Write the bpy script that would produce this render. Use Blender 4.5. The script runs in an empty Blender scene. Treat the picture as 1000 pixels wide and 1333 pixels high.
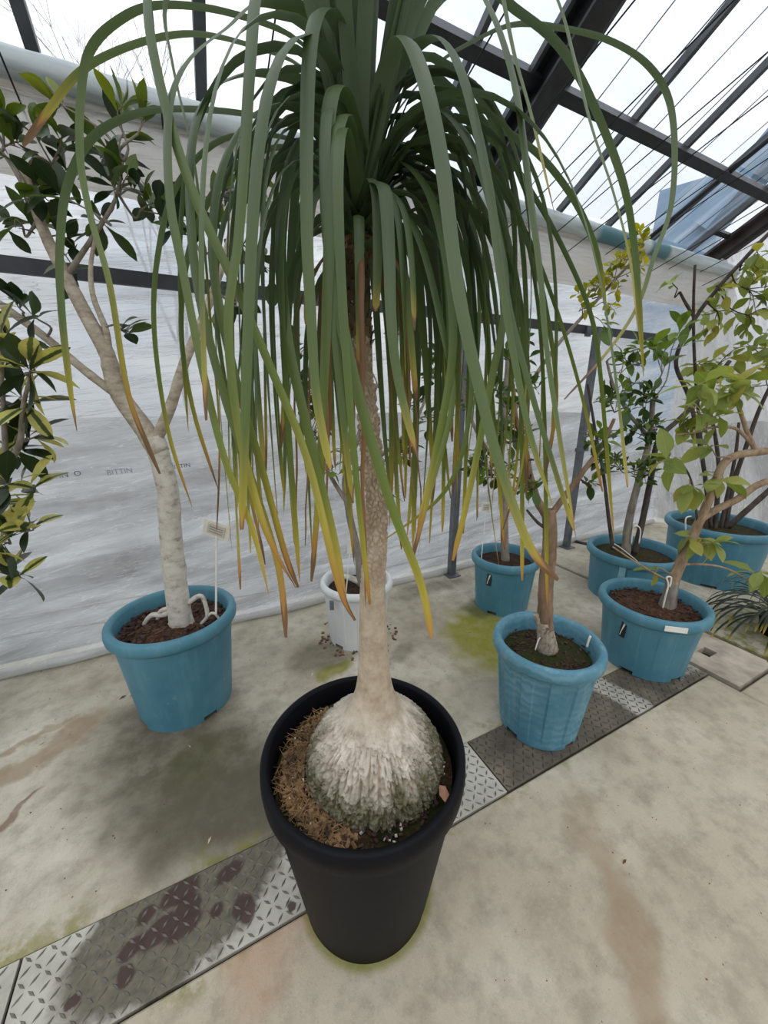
import bpy, math, random
from mathutils import Vector, Matrix, noise
R = math.radians
random.seed(7)
scene = bpy.context.scene
COL = scene.collection

# ---------------------------------------------------------------- camera
F_PX = 495.0; PITCH = R(16.5); CAM_H = 1.25; YAW = R(26.6)
cam_d = bpy.data.cameras.new('camera'); cam = bpy.data.objects.new('camera', cam_d); COL.objects.link(cam)
cam_d.sensor_fit = 'HORIZONTAL'; cam_d.sensor_width = 36.0; cam_d.lens = F_PX / 1000 * 36.0
cam_d.clip_start = 0.02; cam_d.clip_end = 300
cam.location = (0, 0, CAM_H); cam.rotation_euler = (R(90) - PITCH, 0, -YAW)
scene.camera = cam

# ---------------------------------------------------------------- world: overcast sky, brighter overhead
world = bpy.data.worlds.new('overcast_sky'); scene.world = world; world.use_nodes = True
wn = world.node_tree.nodes; wl = world.node_tree.links
bg = wn['Background']
tc = wn.new('ShaderNodeTexCoord'); sep = wn.new('ShaderNodeSeparateXYZ'); wl.new(tc.outputs['Generated'], sep.inputs[0])
zc = wn.new('ShaderNodeMath'); zc.operation = 'MAXIMUM'; zc.inputs[1].default_value = 0.0; wl.new(sep.outputs['Z'], zc.inputs[0])
grad = wn.new('ShaderNodeMath'); grad.operation = 'MULTIPLY_ADD'; grad.inputs[1].default_value = 1.0; grad.inputs[2].default_value = 0.5
wl.new(zc.outputs[0], grad.inputs[0])
nz = wn.new('ShaderNodeTexNoise'); nz.inputs['Scale'].default_value = 2.6; nz.inputs['Detail'].default_value = 5
wl.new(tc.outputs['Generated'], nz.inputs['Vector'])
cr = wn.new('ShaderNodeValToRGB'); cr.color_ramp.elements[0].position = 0.36; cr.color_ramp.elements[1].position = 0.66
cr.color_ramp.elements[0].color = (0.58, 0.65, 0.75, 1); cr.color_ramp.elements[1].color = (1.0, 0.985, 0.96, 1)
wl.new(nz.outputs['Fac'], cr.inputs[0]); wl.new(cr.outputs[0], bg.inputs['Color']); wl.new(grad.outputs[0], bg.inputs['Strength'])
scene.view_settings.view_transform = 'Standard'; scene.view_settings.look = 'None'
scene.view_settings.gamma = 1.0; scene.view_settings.use_curve_mapping = False
scene.view_settings.exposure = 0.68

# ---------------------------------------------------------------- sight helpers (survey of the place from the photograph)
FW = Vector((math.sin(YAW) * math.cos(PITCH), math.cos(YAW) * math.cos(PITCH), -math.sin(PITCH)))
RT = Vector((math.cos(YAW), -math.sin(YAW), 0)); UP = RT.cross(FW); EYE = Vector((0, 0, CAM_H))
HF = Vector((math.sin(YAW), math.cos(YAW), 0))
def ray(x, y): return FW + RT * ((x - 500) / F_PX) + UP * ((666.5 - y) / F_PX)
def G(x, y, z=0.0): d = ray(x, y); return EYE + d * ((z - CAM_H) / d.z)
def PD(x, y, d): return EYE + ray(x, y) * d
def PY(x, y, Y): d = ray(x, y); return EYE + d * (Y / d.y)
def PV(x, y, base, off=0.0):
    d = ray(x, y); return EYE + d * (((base - EYE).dot(HF) + off) / d.dot(HF))
def depth(p): return (p - EYE).dot(FW)

# ---------------------------------------------------------------- mesh helpers
def mesh(name, v, f, mat=None, smooth=True):
    m = bpy.data.meshes.new(name); m.from_pydata([tuple(p) for p in v], [], f)
    if mat: m.materials.append(mat)
    if smooth: m.polygons.foreach_set('use_smooth', [True] * len(m.polygons))
    m.update(); return m
def obj(name, me, parent=None, loc=None):
    o = bpy.data.objects.new(name, me); COL.objects.link(o)
    if parent is not None: o.parent = parent
    if loc is not None: o.location = loc
    return o
def tag(o, label, cat, group=None):
    o['label'] = label; o['category'] = cat
    if group: o['group'] = group
    return o
def struct(o): o['kind'] = 'structure'; return o
def thing(name, loc, label, cat, group=None):
    o = bpy.data.objects.new(name, None); COL.objects.link(o); o.location = loc; o.empty_display_size = 0.05
    return tag(o, label, cat, group)
class MB:
    def __init__(s): s.v = []; s.f = []
    def add(s, v, f):
        n = len(s.v); s.v += [Vector(p) for p in v]; s.f += [tuple(i + n for i in q) for q in f]; return s
    def box(s, c, d, rz=0, rot=None):
        M = rot if rot is not None else Matrix.Rotation(rz, 3, 'Z'); c = Vector(c)
        v = [c + M @ Vector((x * d[0] / 2, y * d[1] / 2, z * d[2] / 2)) for z in (-1, 1) for x, y in ((-1, -1), (1, -1), (1, 1), (-1, 1))]
        return s.add(v, [(3, 2, 1, 0), (4, 5, 6, 7), (0, 1, 5, 4), (1, 2, 6, 5), (2, 3, 7, 6), (3, 0, 4, 7)])
    def bar(s, a, b, w, h, upv=(0, 0, 1)):
        a = Vector(a); b = Vector(b); t = (b - a).normalized(); u = Vector(upv); x = t.cross(u).normalized(); z = x.cross(t)
        M = Matrix((x, t, z)).transposed()
        return s.box((a + b) / 2, (w, (b - a).length, h), rot=M)
    def tube(s, pts, rad, n=8, cap=True):
        v, f = tube(pts, rad, n, cap); return s.add(v, f)
    def lathe(s, prof, n=64, c=(0, 0, 0), fn=None):
        c = Vector(c); v = []; f = []
        for r, z in prof:
            for i in range(n):
                a = 2 * math.pi * i / n; rr = r * (fn(a, r, z) if fn else 1)
                v.append(c + Vector((rr * math.cos(a), rr * math.sin(a), z)))
        for k in range(len(prof) - 1):
            for i in range(n):
                j = (i + 1) % n; f.append((k * n + i, k * n + j, k * n + n + j, k * n + n + i))
        return s.add(v, f)
    def build(s, name, mat, parent=None, smooth=False, origin=None):
        o = Vector(origin) if origin is not None else (parent_loc(parent) if parent is not None else Vector((0, 0, 0)))
        ob = obj(name, mesh(name, [p - o for p in s.v], s.f, mat, smooth), parent)
        if parent is None and origin is not None: ob.location = o
        return ob
def parent_loc(p):
    l = Vector((0, 0, 0))
    while p is not None: l = l + p.location; p = p.parent
    return l
def smooth_path(pts, sub=5):
    pts = [Vector(p) for p in pts]; out = []
    for i in range(len(pts) - 1):
        p0 = pts[max(i - 1, 0)]; p1 = pts[i]; p2 = pts[i + 1]; p3 = pts[min(i + 2, len(pts) - 1)]
        for k in range(sub):
            t = k / sub
            out.append(0.5 * ((2 * p1) + (p2 - p0) * t + (2 * p0 - 5 * p1 + 4 * p2 - p3) * t * t + (3 * p1 - p0 - 3 * p2 + p3) * t ** 3))
    out.append(pts[-1]); return out
def smooth_vals(vals, sub=5):
    out = []
    for i in range(len(vals) - 1):
        for k in range(sub): out.append(vals[i] + (vals[i + 1] - vals[i]) * k / sub)
    return out + [vals[-1]]
def tube(pts, rad, n=8, cap=True):
    v = []; f = []; m = len(pts); pts = [Vector(p) for p in pts]
    if not hasattr(rad, '__len__'): rad = [rad] * m
    ref = None
    for i, p in enumerate(pts):
        t = (pts[min(i + 1, m - 1)] - pts[max(i - 1, 0)]).normalized()
        if ref is None: ref = t.orthogonal().normalized()
        x = (ref - t * ref.dot(t)).normalized(); ref = x; y = t.cross(x)
        for k in range(n):
            a = 2 * math.pi * k / n; v.append(p + (x * math.cos(a) + y * math.sin(a)) * rad[i])
    for i in range(m - 1):
        for k in range(n):
            j = (k + 1) % n; f.append((i * n + k, i * n + j, i * n + n + j, i * n + n + k))
    if cap: f.append(tuple(range(n - 1, -1, -1))); f.append(tuple((m - 1) * n + k for k in range(n)))
    return v, f
def rv(s=1.0): return Vector((random.uniform(-s, s), random.uniform(-s, s), random.uniform(-s, s)))

# ---------------------------------------------------------------- material helpers
def srgb(r, g, b):
    c = [x / 255 for x in (r, g, b)]
    return tuple(x / 12.92 if x <= 0.04045 else ((x + 0.055) / 1.055) ** 2.4 for x in c) + (1,)
class NT:
    def __init__(s, name):
        s.m = bpy.data.materials.new(name); s.m.use_nodes = True; s.t = s.m.node_tree; s.n = s.t.nodes; s.l = s.t.links
        s.p = s.n['Principled BSDF']; s.out = s.n['Material Output']
    def new(s, typ, **kw):
        n = s.n.new(typ)
        for k, v in kw.items():
            if k.startswith('in_'): n.inputs[k[3:].replace('_', ' ')].default_value = v
            else: setattr(n, k, v)
        return n
    def link(s, a, b): s.l.new(a, b)
    def noise(s, scale, detail=4, vec=None, rough=0.55, dist=0.0):
        n = s.new('ShaderNodeTexNoise'); n.inputs['Scale'].default_value = scale; n.inputs['Detail'].default_value = detail
        n.inputs['Roughness'].default_value = rough; n.inputs['Distortion'].default_value = dist
        if vec is not None: s.link(vec, n.inputs['Vector'])
        return n.outputs['Fac']
    def mapping(s, vec, loc=(0, 0, 0), rot=(0, 0, 0), scale=(1, 1, 1), typ='POINT'):
        n = s.new('ShaderNodeMapping', vector_type=typ); n.inputs['Location'].default_value = loc
        n.inputs['Rotation'].default_value = rot; n.inputs['Scale'].default_value = scale; s.link(vec, n.inputs['Vector']); return n.outputs[0]
    def ramp(s, fac, stops):
        n = s.new('ShaderNodeValToRGB'); e = n.color_ramp.elements
        while len(e) < len(stops): e.new(0.5)
        for k, (p, c) in enumerate(stops): e[k].position = p; e[k].color = c if hasattr(c, '__len__') else (c, c, c, 1)
        s.link(fac, n.inputs[0]); return n.outputs[0]
    def mix(s, fac, a, b, mode='MIX'):
        n = s.new('ShaderNodeMix', data_type='RGBA', blend_type=mode)
        for sock, v in ((n.inputs[0], fac), (n.inputs[6], a), (n.inputs[7], b)):
            if isinstance(v, bpy.types.NodeSocket): s.link(v, sock)
            else: sock.default_value = v
        return n.outputs[2]
    def math(s, op, a, b=0.0, clamp=False):
        n = s.new('ShaderNodeMath', operation=op, use_clamp=clamp)
        for sock, v in ((n.inputs[0], a), (n.inputs[1], b)):
            if isinstance(v, bpy.types.NodeSocket): s.link(v, sock)
            else: sock.default_value = v
        return n.outputs[0]
    def rng(s, v, a, b, c=0.0, d=1.0, smooth=False):
        n = s.new('ShaderNodeMapRange', interpolation_type='SMOOTHSTEP' if smooth else 'LINEAR')
        s.link(v, n.inputs[0])
        for k, q in zip((1, 2, 3, 4), (a, b, c, d)): n.inputs[k].default_value = q
        return n.outputs[0]
    def bump(s, h, strength=0.3, dist=0.01):
        n = s.new('ShaderNodeBump'); n.inputs['Strength'].default_value = strength; n.inputs['Distance'].default_value = dist
        s.link(h, n.inputs['Height']); s.link(n.outputs[0], s.p.inputs['Normal']); return n.outputs[0]
    def color(s, c):
        if isinstance(c, bpy.types.NodeSocket): s.link(c, s.p.inputs['Base Color'])
        else: s.p.inputs['Base Color'].default_value = c
    def set(s, rough=None, metal=None, spec=None):
        if rough is not None:
            if isinstance(rough, bpy.types.NodeSocket): s.link(rough, s.p.inputs['Roughness'])
            else: s.p.inputs['Roughness'].default_value = rough
        if metal is not None: s.p.inputs['Metallic'].default_value = metal
        if spec is not None: s.p.inputs['Specular IOR Level'].default_value = spec
    def pos(s): return s.new('ShaderNodeNewGeometry').outputs['Position']
    def objc(s): return s.new('ShaderNodeTexCoord').outputs['Object']
    def ellipse(s, vec, c, rx, ry, ang=0.0, soft=0.5):
        q = s.mapping(vec, (c[0], c[1], 0), (0, 0, ang), (rx, ry, 1e3), 'TEXTURE')
        n = s.new('ShaderNodeVectorMath', operation='LENGTH'); s.link(q, n.inputs[0])
        return s.rng(n.outputs['Value'], 1 + soft, 1 - soft, 0, 1, True)
def simple(name, c, rough=0.5, metal=0.0, var=0.12, scale=12, bump=0.0, spec=None):
    t = NT(name); o = t.objc(); f = t.noise(scale, 5, o)
    d = tuple(x * (1 - var * 2) for x in c[:3]) + (1,); l = tuple(min(1, x * (1 + var * 2)) for x in c[:3]) + (1,)
    t.color(t.ramp(f, [(0.3, d), (0.7, l)])); t.set(rough, metal, spec)
    if bump: t.bump(f, bump, 0.004)
    return t.m

WALL_Y = 2.164; END_X = 4.30; EAVE_Z = 2.45; SLOPE = math.tan(R(30))
NEAR_Y = 0.66; FAR_Y = 0.88
def roof_z(Y): return EAVE_Z + (WALL_Y - Y) * SLOPE

# ================================================================ FLOOR
def concrete(name, front):
    t = NT(name); P = t.pos()
    nd = t.new('ShaderNodeTexNoise'); nd.inputs['Scale'].default_value = 5.5; nd.inputs['Detail'].default_value = 5; t.link(P, nd.inputs['Vector'])
    off = t.new('ShaderNodeVectorMath', operation='SUBTRACT'); t.link(nd.outputs['Color'], off.inputs[0]); off.inputs[1].default_value = (.5, .5, .5)
    sc = t.new('ShaderNodeVectorMath', operation='SCALE'); t.link(off.outputs[0], sc.inputs[0]); sc.inputs['Scale'].default_value = 0.22
    ad = t.new('ShaderNodeVectorMath', operation='ADD'); t.link(P, ad.inputs[0]); t.link(sc.outputs[0], ad.inputs[1])
    W = ad.outputs[0]
    big = t.noise(2.2, 6, P, 0.6); mid = t.noise(14, 6, P, 0.65); fine = t.noise(160, 3, P, 0.7)
    if front:
        c = t.ramp(big, [(0.3, srgb(158, 147, 126)), (0.5, srgb(180, 169, 148)), (0.72, srgb(197, 188, 169))])
    else:
        c = t.ramp(big, [(0.28, srgb(142, 132, 113)), (0.5, srgb(178, 169, 150)), (0.72, srgb(206, 199, 182))])
    c = t.mix(t.rng(mid, 0.45, 0.68, 0, 0.52), c, srgb(128, 120, 104))
    c = t.mix(t.rng(fine, 0.60, 0.74, 0, 0.30), c, srgb(222, 216, 204))
    c = t.mix(t.rng(fine, 0.40, 0.28, 0, 0.35), c, srgb(96, 88, 76))
    rough = 0.85
    def stain(c, px, rx, ry, ang, col, amt, soft=0.5, vec=None):
        g = G(*px) if len(px) == 2 else Vector(px)
        m = t.ellipse(W if vec is None else vec, (g.x, g.y), rx, ry, ang, soft)
        m = t.math('MULTIPLY', m, t.rng(mid, 0.25, 0.6, amt * 0.7, amt))
        return t.mix(m, c, col)
    umber = srgb(86, 79, 62); moss = srgb(124, 122, 32); dmoss = srgb(74, 74, 34); tan = srgb(146, 124, 97)
    if front:
        c = stain(c, (.275, .655, 0), .178, .178, 0, moss, 0.8, 0.06, P)
        c = stain(c, (838, 1275), .05, .36, R(-19) - 0.25, tan, 0.75, 0.5)
        c = stain(c, (350, 1230), .10, .07, 0.3, srgb(178, 142, 112), 0.6, 0.6)
        yb = t.new('ShaderNodeSeparateXYZ'); t.link(W, yb.inputs[0])
        c = t.mix(t.math('MULTIPLY', t.rng(yb.outputs['Y'], NEAR_Y - .03, NEAR_Y + .02, 0, 0.8), t.rng(mid, .45, .6)), c, moss)
    else:
        c = stain(c, (245, 985), .42, .26, R(-52), umber, 0.92, 0.5)  # large soft-edged dark patch on the back slab
        c = stain(c, (300, 1050), .30, .16, R(-15), umber, 0.9, 0.5)  # second dark patch, overlapping the first
        c = stain(c, (255, 990), .14, .10, 0.2, srgb(70, 72, 36), 0.6, 0.5)
        c = stain(c, (105, 942), .09, .06, 0.4, tan, 0.8, 0.35)
        c = stain(c, (65, 978), .16, .035, 0.35, tan, 0.8, 0.4)
        c = stain(c, (50, 955), .12, .02, 0.5, tan, 0.7, 0.4)
        c = stain(c, (630, 825), .20, .30, R(-30), moss, 1.0, 0.35)
        c = stain(c, (622, 792), .12, .10, 0, dmoss, 0.8, 0.35)
        c = stain(c, (435, 872), .09, .06, 0.2, moss, 0.95, 0.4)
        c = stain(c, (420, 850), .16, .12, 0.2, srgb(94, 86, 66), 0.8, 0.5)
        c = stain(c, (520, 850), .10, .06, 0.2, dmoss, 0.55, 0.6)
        c = stain(c, (560, 765), .30, .10, 0.0, srgb(104, 97, 80), 0.75, 0.5)
        c = stain(c, (22, 1062), .012, .075, R(-35), srgb(110, 82, 66), 0.8, 0.4)
        yb = t.new('ShaderNodeSeparateXYZ'); t.link(W, yb.inputs[0])
        c = t.mix(t.math('MULTIPLY', t.rng(yb.outputs['Y'], FAR_Y + .05, FAR_Y - .03, 0, 0.8), t.rng(mid, .45, .6)), c, moss)
    t.color(c); t.set(rough)
    h = t.math('ADD', t.math('MULTIPLY', mid, 0.6), t.math('MULTIPLY', fine, 0.5))
    t.bump(h, 0.35, 0.006)
    return t.m
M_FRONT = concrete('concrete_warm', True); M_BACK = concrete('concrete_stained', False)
M_DIRT = simple('drain_dirt', srgb(58, 52, 42), 0.95, var=0.25, scale=30, bump=0.6)
M_GROUND = simple('outside_gravel', srgb(86, 82, 74), 0.95, var=0.25, scale=6)

floor = struct(MB().box((1.0, -.34, -0.14), (9, 5.3, 0.1)).build('floor', M_DIRT))
def slab(x0, x1, y0, y1, mat, z=0.0):
    w = 0.006; v = []; m = MB()
    zb = z - 0.11
    top = [(x0 + w, y0 + w, z), (x1 - w, y0 + w, z), (x1 - w, y1 - w, z), (x0 + w, y1 - w, z)]
    mid = [(x0, y0, z - w), (x1, y0, z - w), (x1, y1, z - w), (x0, y1, z - w)]
    bot = [(x0, y0, zb), (x1, y0, zb), (x1, y1, zb), (x0, y1, zb)]
    f = [(0, 1, 2, 3)]
    for a in (0, 4):
        for i in range(4): j = (i + 1) % 4; f.append((a + i + 4, a + j + 4, a + j, a + i))
    m.add(top + mid + bot, f); return m.build('slab', mat, floor)
slab(-3.4, 2.05, -2.9, NEAR_Y, M_FRONT)
slab(2.05, 5.4, -2.9, 0.54, M_FRONT)
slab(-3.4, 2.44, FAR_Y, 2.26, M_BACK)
slab(2.475, 4.5, 0.55, 2.26, M_BACK, 0.0)
struct(MB().box((0, 0, -0.25), (80, 80, 0.1)).build('ground_outside', M_GROUND))

# ---------------------------------------------------------------- chequer plates over the drain
def plate_mat(name, dark):
    t = NT(name); P = t.pos()
    nd = t.new('ShaderNodeTexNoise'); nd.inputs['Scale'].default_value = 9; nd.inputs['Detail'].default_value = 6; t.link(P, nd.inputs['Vector'])
    off = t.new('ShaderNodeVectorMath', operation='SUBTRACT'); t.link(nd.outputs['Color'], off.inputs[0]); off.inputs[1].default_value = (.5, .5, .5)
    sc = t.new('ShaderNodeVectorMath', operation='SCALE'); t.link(off.outputs[0], sc.inputs[0]); sc.inputs['Scale'].default_value = 0.13
    ad = t.new('ShaderNodeVectorMath', operation='ADD'); t.link(P, ad.inputs[0]); t.link(sc.outputs[0], ad.inputs[1]); W = ad.outputs[0]
    sc2 = t.new('ShaderNodeVectorMath', operation='SCALE'); t.link(off.outputs[0], sc2.inputs[0]); sc2.inputs['Scale'].default_value = 0.05
    nd.inputs['Roughness'].default_value = .68
    ad2 = t.new('ShaderNodeVectorMath', operation='ADD'); t.link(P, ad2.inputs[0]); t.link(sc2.outputs[0], ad2.inputs[1]); W2 = ad2.outputs[0]
    big = t.noise(7, 6, P, 0.65); mid = t.noise(38, 5, P, 0.7)
    light = t.ramp(big, [(0.3, srgb(158, 154, 142)), (0.7, srgb(200, 196, 184))])
    if dark:
        dk = t.ramp(big, [(0.3, srgb(72, 66, 58)), (0.5, srgb(98, 90, 78)), (0.72, srgb(126, 114, 96))])
        g = G(808, 905); m = t.ellipse(W, (g.x, g.y), .055, .25, R(8), 0.25)
        g2 = G(900, 868); m2 = t.ellipse(W, (g2.x, g2.y), .16, .03, R(0), 0.4)
        m = t.math('MAXIMUM', m, t.math('MULTIPLY', m2, 0.6))
        c = t.mix(t.math('MULTIPLY', m, 0.85), dk, light)
    else:
        g = G(252, 1158); m = t.ellipse(W, (g.x, g.y), .285, .16, R(22), 0.10)
        dk = t.ramp(mid, [(0.3, srgb(76, 70, 58)), (0.6, srgb(106, 98, 80)), (0.8, srgb(140, 124, 96))])
        c = t.mix(t.math('MULTIPLY', m, 0.95), light, dk)
        for px, rx, ry in (((235, 1160), .05, .03), ((205, 1215), .045, .025), ((298, 1135), .04, .022), ((320, 1180), .025, .035), ((172, 1235), .03, .02), ((244, 1180), .03, .03), ((240, 1205), .04, .022), ((165, 1270), .018, .02), ((92, 1308), .014, .014), ((190, 1190), .022, .02), ((283, 1185), .02, .015), ((380, 1180), .012, .012), ((250, 1130), .022, .012)):
            g = G(*px); e = t.ellipse(W2, (g.x, g.y), rx, ry, 0.3, 0.2)
            c = t.mix(t.math('MULTIPLY', e, 0.9), c, srgb(62, 40, 36))
    c = t.mix(t.rng(mid, 0.62, 0.8, 0, 0.3), c, srgb(60, 52, 44))
    t.color(c); t.set(t.rng(big, .3, .7, 0.5, 0.75), 0.1); t.bump(mid, 0.15, 0.003); return t.m
M_PL = plate_mat('steel_plate_pale', False); M_PD = plate_mat('steel_plate_grimy', True)
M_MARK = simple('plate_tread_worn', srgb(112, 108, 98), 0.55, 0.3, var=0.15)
M_MARKD = simple('plate_tread_grimy', srgb(84, 78, 68), 0.55, 0.3, var=0.2)
def plate(x0, x1, mat, mark, label):
    y0, y1 = NEAR_Y + .006, FAR_Y - .004; zt = 0.0
    t = thing('chequer_plate', ((x0 + x1) / 2, (y0 + y1) / 2, zt), label, 'drain cover')
    MB().box(((x0 + x1) / 2, (y0 + y1) / 2, zt - .0085), (x1 - x0, y1 - y0, .011)).build('plate_sheet', mat, t)
    m = MB(); p = 0.0235; ix = 0; x = x0 + .012
    while x < x1 - .01:
        iy = 0; y = y0 + .012
        while y < y1 - .008:
            s = 1 if (ix + iy) % 2 else -1
            a = R(45) * s; L, w = .0125, .0033; c = Vector((x, y, zt - .0032)); u = Vector((math.cos(a), math.sin(a), 0)); q = Vector((-u.y, u.x, 0)); z = Vector((0, 0, .0026))
            m.add([c + u * L, c + q * w, c - u * L, c - q * w, c + u * L * .6 + z, c + q * w * .4 + z, c - u * L * .6 + z, c - q * w * .4 + z],
                  [(4, 5, 6, 7), (0, 1, 5, 4), (1, 2, 6, 5), (2, 3, 7, 6), (3, 0, 4, 7)])
            iy += 1; y += p
        ix += 1; x += p
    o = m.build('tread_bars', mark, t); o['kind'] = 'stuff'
    # side lips resting on the trench edge
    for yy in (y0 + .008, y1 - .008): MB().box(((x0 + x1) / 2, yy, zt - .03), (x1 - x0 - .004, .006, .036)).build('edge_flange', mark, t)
    return t
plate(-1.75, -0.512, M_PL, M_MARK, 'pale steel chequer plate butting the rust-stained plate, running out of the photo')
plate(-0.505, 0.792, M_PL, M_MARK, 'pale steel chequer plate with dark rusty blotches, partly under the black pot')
plate(0.798, 2.06, M_PD, M_MARKD, 'grimy dark brown steel chequer plate under two blue pots')

# concrete inspection cover with a square lifting hole, and its darker neighbour
M_COVER = simple('cast_cover_concrete', srgb(172, 160, 144), 0.9, var=0.18, scale=9, bump=0.4)
ct = thing('concrete_drain_cover', (2.25, .70, 0), 'square beige concrete drain cover with square lifting hole', 'drain cover')
x0, x1, y0, y1 = 2.075, 2.42, .553, .858; hx0, hx1, hy0, hy1 = 2.195, 2.272, .722, .778
m = MB(); xs = [x0, hx0, hx1, x1]; ys = [y0, hy0, hy1, y1]
for i in range(3):
    for j in range(3):
        if i == 1 and j == 1: continue
        m.box(((xs[i] + xs[i + 1]) / 2, (ys[j] + ys[j + 1]) / 2, -.02), (xs[i + 1] - xs[i], ys[j + 1] - ys[j], .05))
m.build('cover_slab', M_COVER, ct)
MB().box(((hx0 + hx1) / 2, (hy0 + hy1) / 2, -.035), (hx1 - hx0, hy1 - hy0, .01)).build('hole_floor', M_DIRT, ct)

# ================================================================ GREENHOUSE SHELL
def film_mat(name, ang, opacity=(0.35, 0.9), tint=(0.82, 0.845, 0.865, 1), axes='XZ', scale=1.0, stretch=7.0):
    t = NT(name); P = t.pos()
    rot = (0, ang, 0) if axes == 'XZ' else (ang, 0, 0)
    q = t.mapping(P, (0, 0, 0), rot, (1, 1, 1))
    s1 = t.mapping(q, scale=(scale, scale, stretch * scale) if axes == 'XZ' else (scale, stretch * scale, scale))
    a = t.noise(1.3, 7, s1, 0.62, 0.35)
    s2 = t.mapping(q, scale=(1.2 * scale, scale, stretch * 2.2 * scale) if axes == 'XZ' else (scale, stretch * 2.2 * scale, 1.2 * scale))
    b = t.noise(2.0, 4, s2, 0.6, 0.6)
    ridge = t.rng(t.math('ABSOLUTE', t.math('SUBTRACT', b, 0.5)), 0.0, 0.022, 1.0, 0.0)
    blot = t.noise(1.8, 5, P, 0.6)
    op = t.math('ADD', t.rng(a, 0.38, 0.62, opacity[0], opacity[1]), t.math('MULTIPLY', ridge, 0.30), True)
    op = t.math('SUBTRACT', op, t.rng(blot, 0.5, 0.75, 0.0, 0.25), True)
    dif = t.new('ShaderNodeBsdfDiffuse'); dif.inputs['Color'].default_value = tint
    trl = t.new('ShaderNodeBsdfTranslucent'); trl.inputs['Color'].default_value = tint
    glo = t.new('ShaderNodeBsdfGlossy'); glo.inputs['Roughness'].default_value = 0.22; glo.inputs['Color'].default_value = (1, 1, 1, 1)
    bn = t.new('ShaderNodeBump'); bn.inputs['Strength'].default_value = 0.6; bn.inputs['Distance'].default_value = 0.02
    t.link(t.math('ADD', a, t.math('MULTIPLY', ridge, 0.15)), bn.inputs['Height'])
    for n in (dif, trl, glo): t.link(bn.outputs[0], n.inputs['Normal'])
    m1 = t.new('ShaderNodeMixShader'); m1.inputs[0].default_value = 0.64; t.link(dif.outputs[0], m1.inputs[1]); t.link(trl.outputs[0], m1.inputs[2])
    m2 = t.new('ShaderNodeMixShader'); m2.inputs[0].default_value = 0.10; t.link(m1.outputs[0], m2.inputs[1]); t.link(glo.outputs[0], m2.inputs[2])
    tr = t.new('ShaderNodeBsdfTransparent'); tr.inputs['Color'].default_value = (0.93, 0.95, 0.97, 1)
    m3 = t.new('ShaderNodeMixShader'); t.link(op, m3.inputs[0]); t.link(tr.outputs[0], m3.inputs[1]); t.link(m2.outputs[0], m3.inputs[2])
    t.link(m3.outputs[0], t.out.inputs['Surface']); t.n.remove(t.p); return t.m
M_FILM = film_mat('wall_film', R(8), (0.42, 0.86))
M_FILM_END = film_mat('end_film', R(14), (0.35, 0.85), (0.76, 0.75, 0.74, 1), 'YZ', 1.2, 4.0)
M_STEEL = simple('galvanised_steel', srgb(104, 108, 112), 0.5, 0.5, var=0.12)
M_RAIL = simple('dark_rail', srgb(64, 66, 70), 0.5, 0.4, var=0.12)
M_RAFT = simple('rafter_aluminium', srgb(84, 88, 92), 0.5, 0.3, var=0.15)
M_TRUSS = simple('truss_dark', srgb(52, 54, 58), 0.5, 0.4, var=0.15)
M_CORD = simple('black_cord', srgb(26, 26, 28), 0.8)

def film_grid(nx, nz, fn):
    v = []; f = []
    for j in range(nz + 1):
        for i in range(nx + 1): v.append(fn(i / nx, j / nz))
    for j in range(nz):
        for i in range(nx):
            a = j * (nx + 1) + i; f.append((a, a + 1, a + nx + 2, a + nx + 1))
    return v, f
def wall_pt(u, w):
    x = -2.6 + (END_X + 2.6) * u; z = 2.44 * w
    s = z * 7 - x * 1.0
    d = 0.030 * noise.noise(Vector((x * .8, s, 1.7))) + 0.014 * noise.noise(Vector((x * 1.9 + 5, s * 2.6, 4.1)))
    foot = max(0, 1 - z / 0.2)
    d -= foot * foot * (0.035 + 0.02 * noise.noise(Vector((x * 1.5, 3.3, z * 8))))
    edge = 1.0 if z < 2.3 else 0.0
    return (x, WALL_Y + 0.035 + d * edge - 0.0, z + 0.002)
v, f = film_grid(200, 110, wall_pt)
wall_left = struct(obj('wall_left', mesh('wall_left', v, f, M_FILM)))
# bottom hem: film rolled around a pipe on the floor, and two loose folds above it
hp = [(-2.6 + k * .12, WALL_Y - .035 + .012 * math.sin(k * .7) + .01 * noise.noise(Vector((k * .4, 0, 0))), .022) for k in range(58)]
M_HEM = film_mat('hem_film', R(2), (0.75, 0.98), (0.74, 0.73, 0.70, 1), 'XZ', 1.5, 9)
MB().tube(hp, [.022 + .006 * noise.noise(Vector((k * .9, 2, 0))) for k in range(58)], 10).build('hem_roll', M_HEM, wall_left, True)
for q, (zz, sl) in enumerate(((.16, .03), (.30, .045))):
    fp = [(-2.6 + k * .12, WALL_Y - .012 - .012 * q, zz + sl * math.sin(k * .16 + q) + .02 * noise.noise(Vector((k * .3, q, 5)))) for k in range(58)]
    MB().tube(fp, .0045, 6).build('film_fold', M_HEM, wall_left, True)
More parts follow.
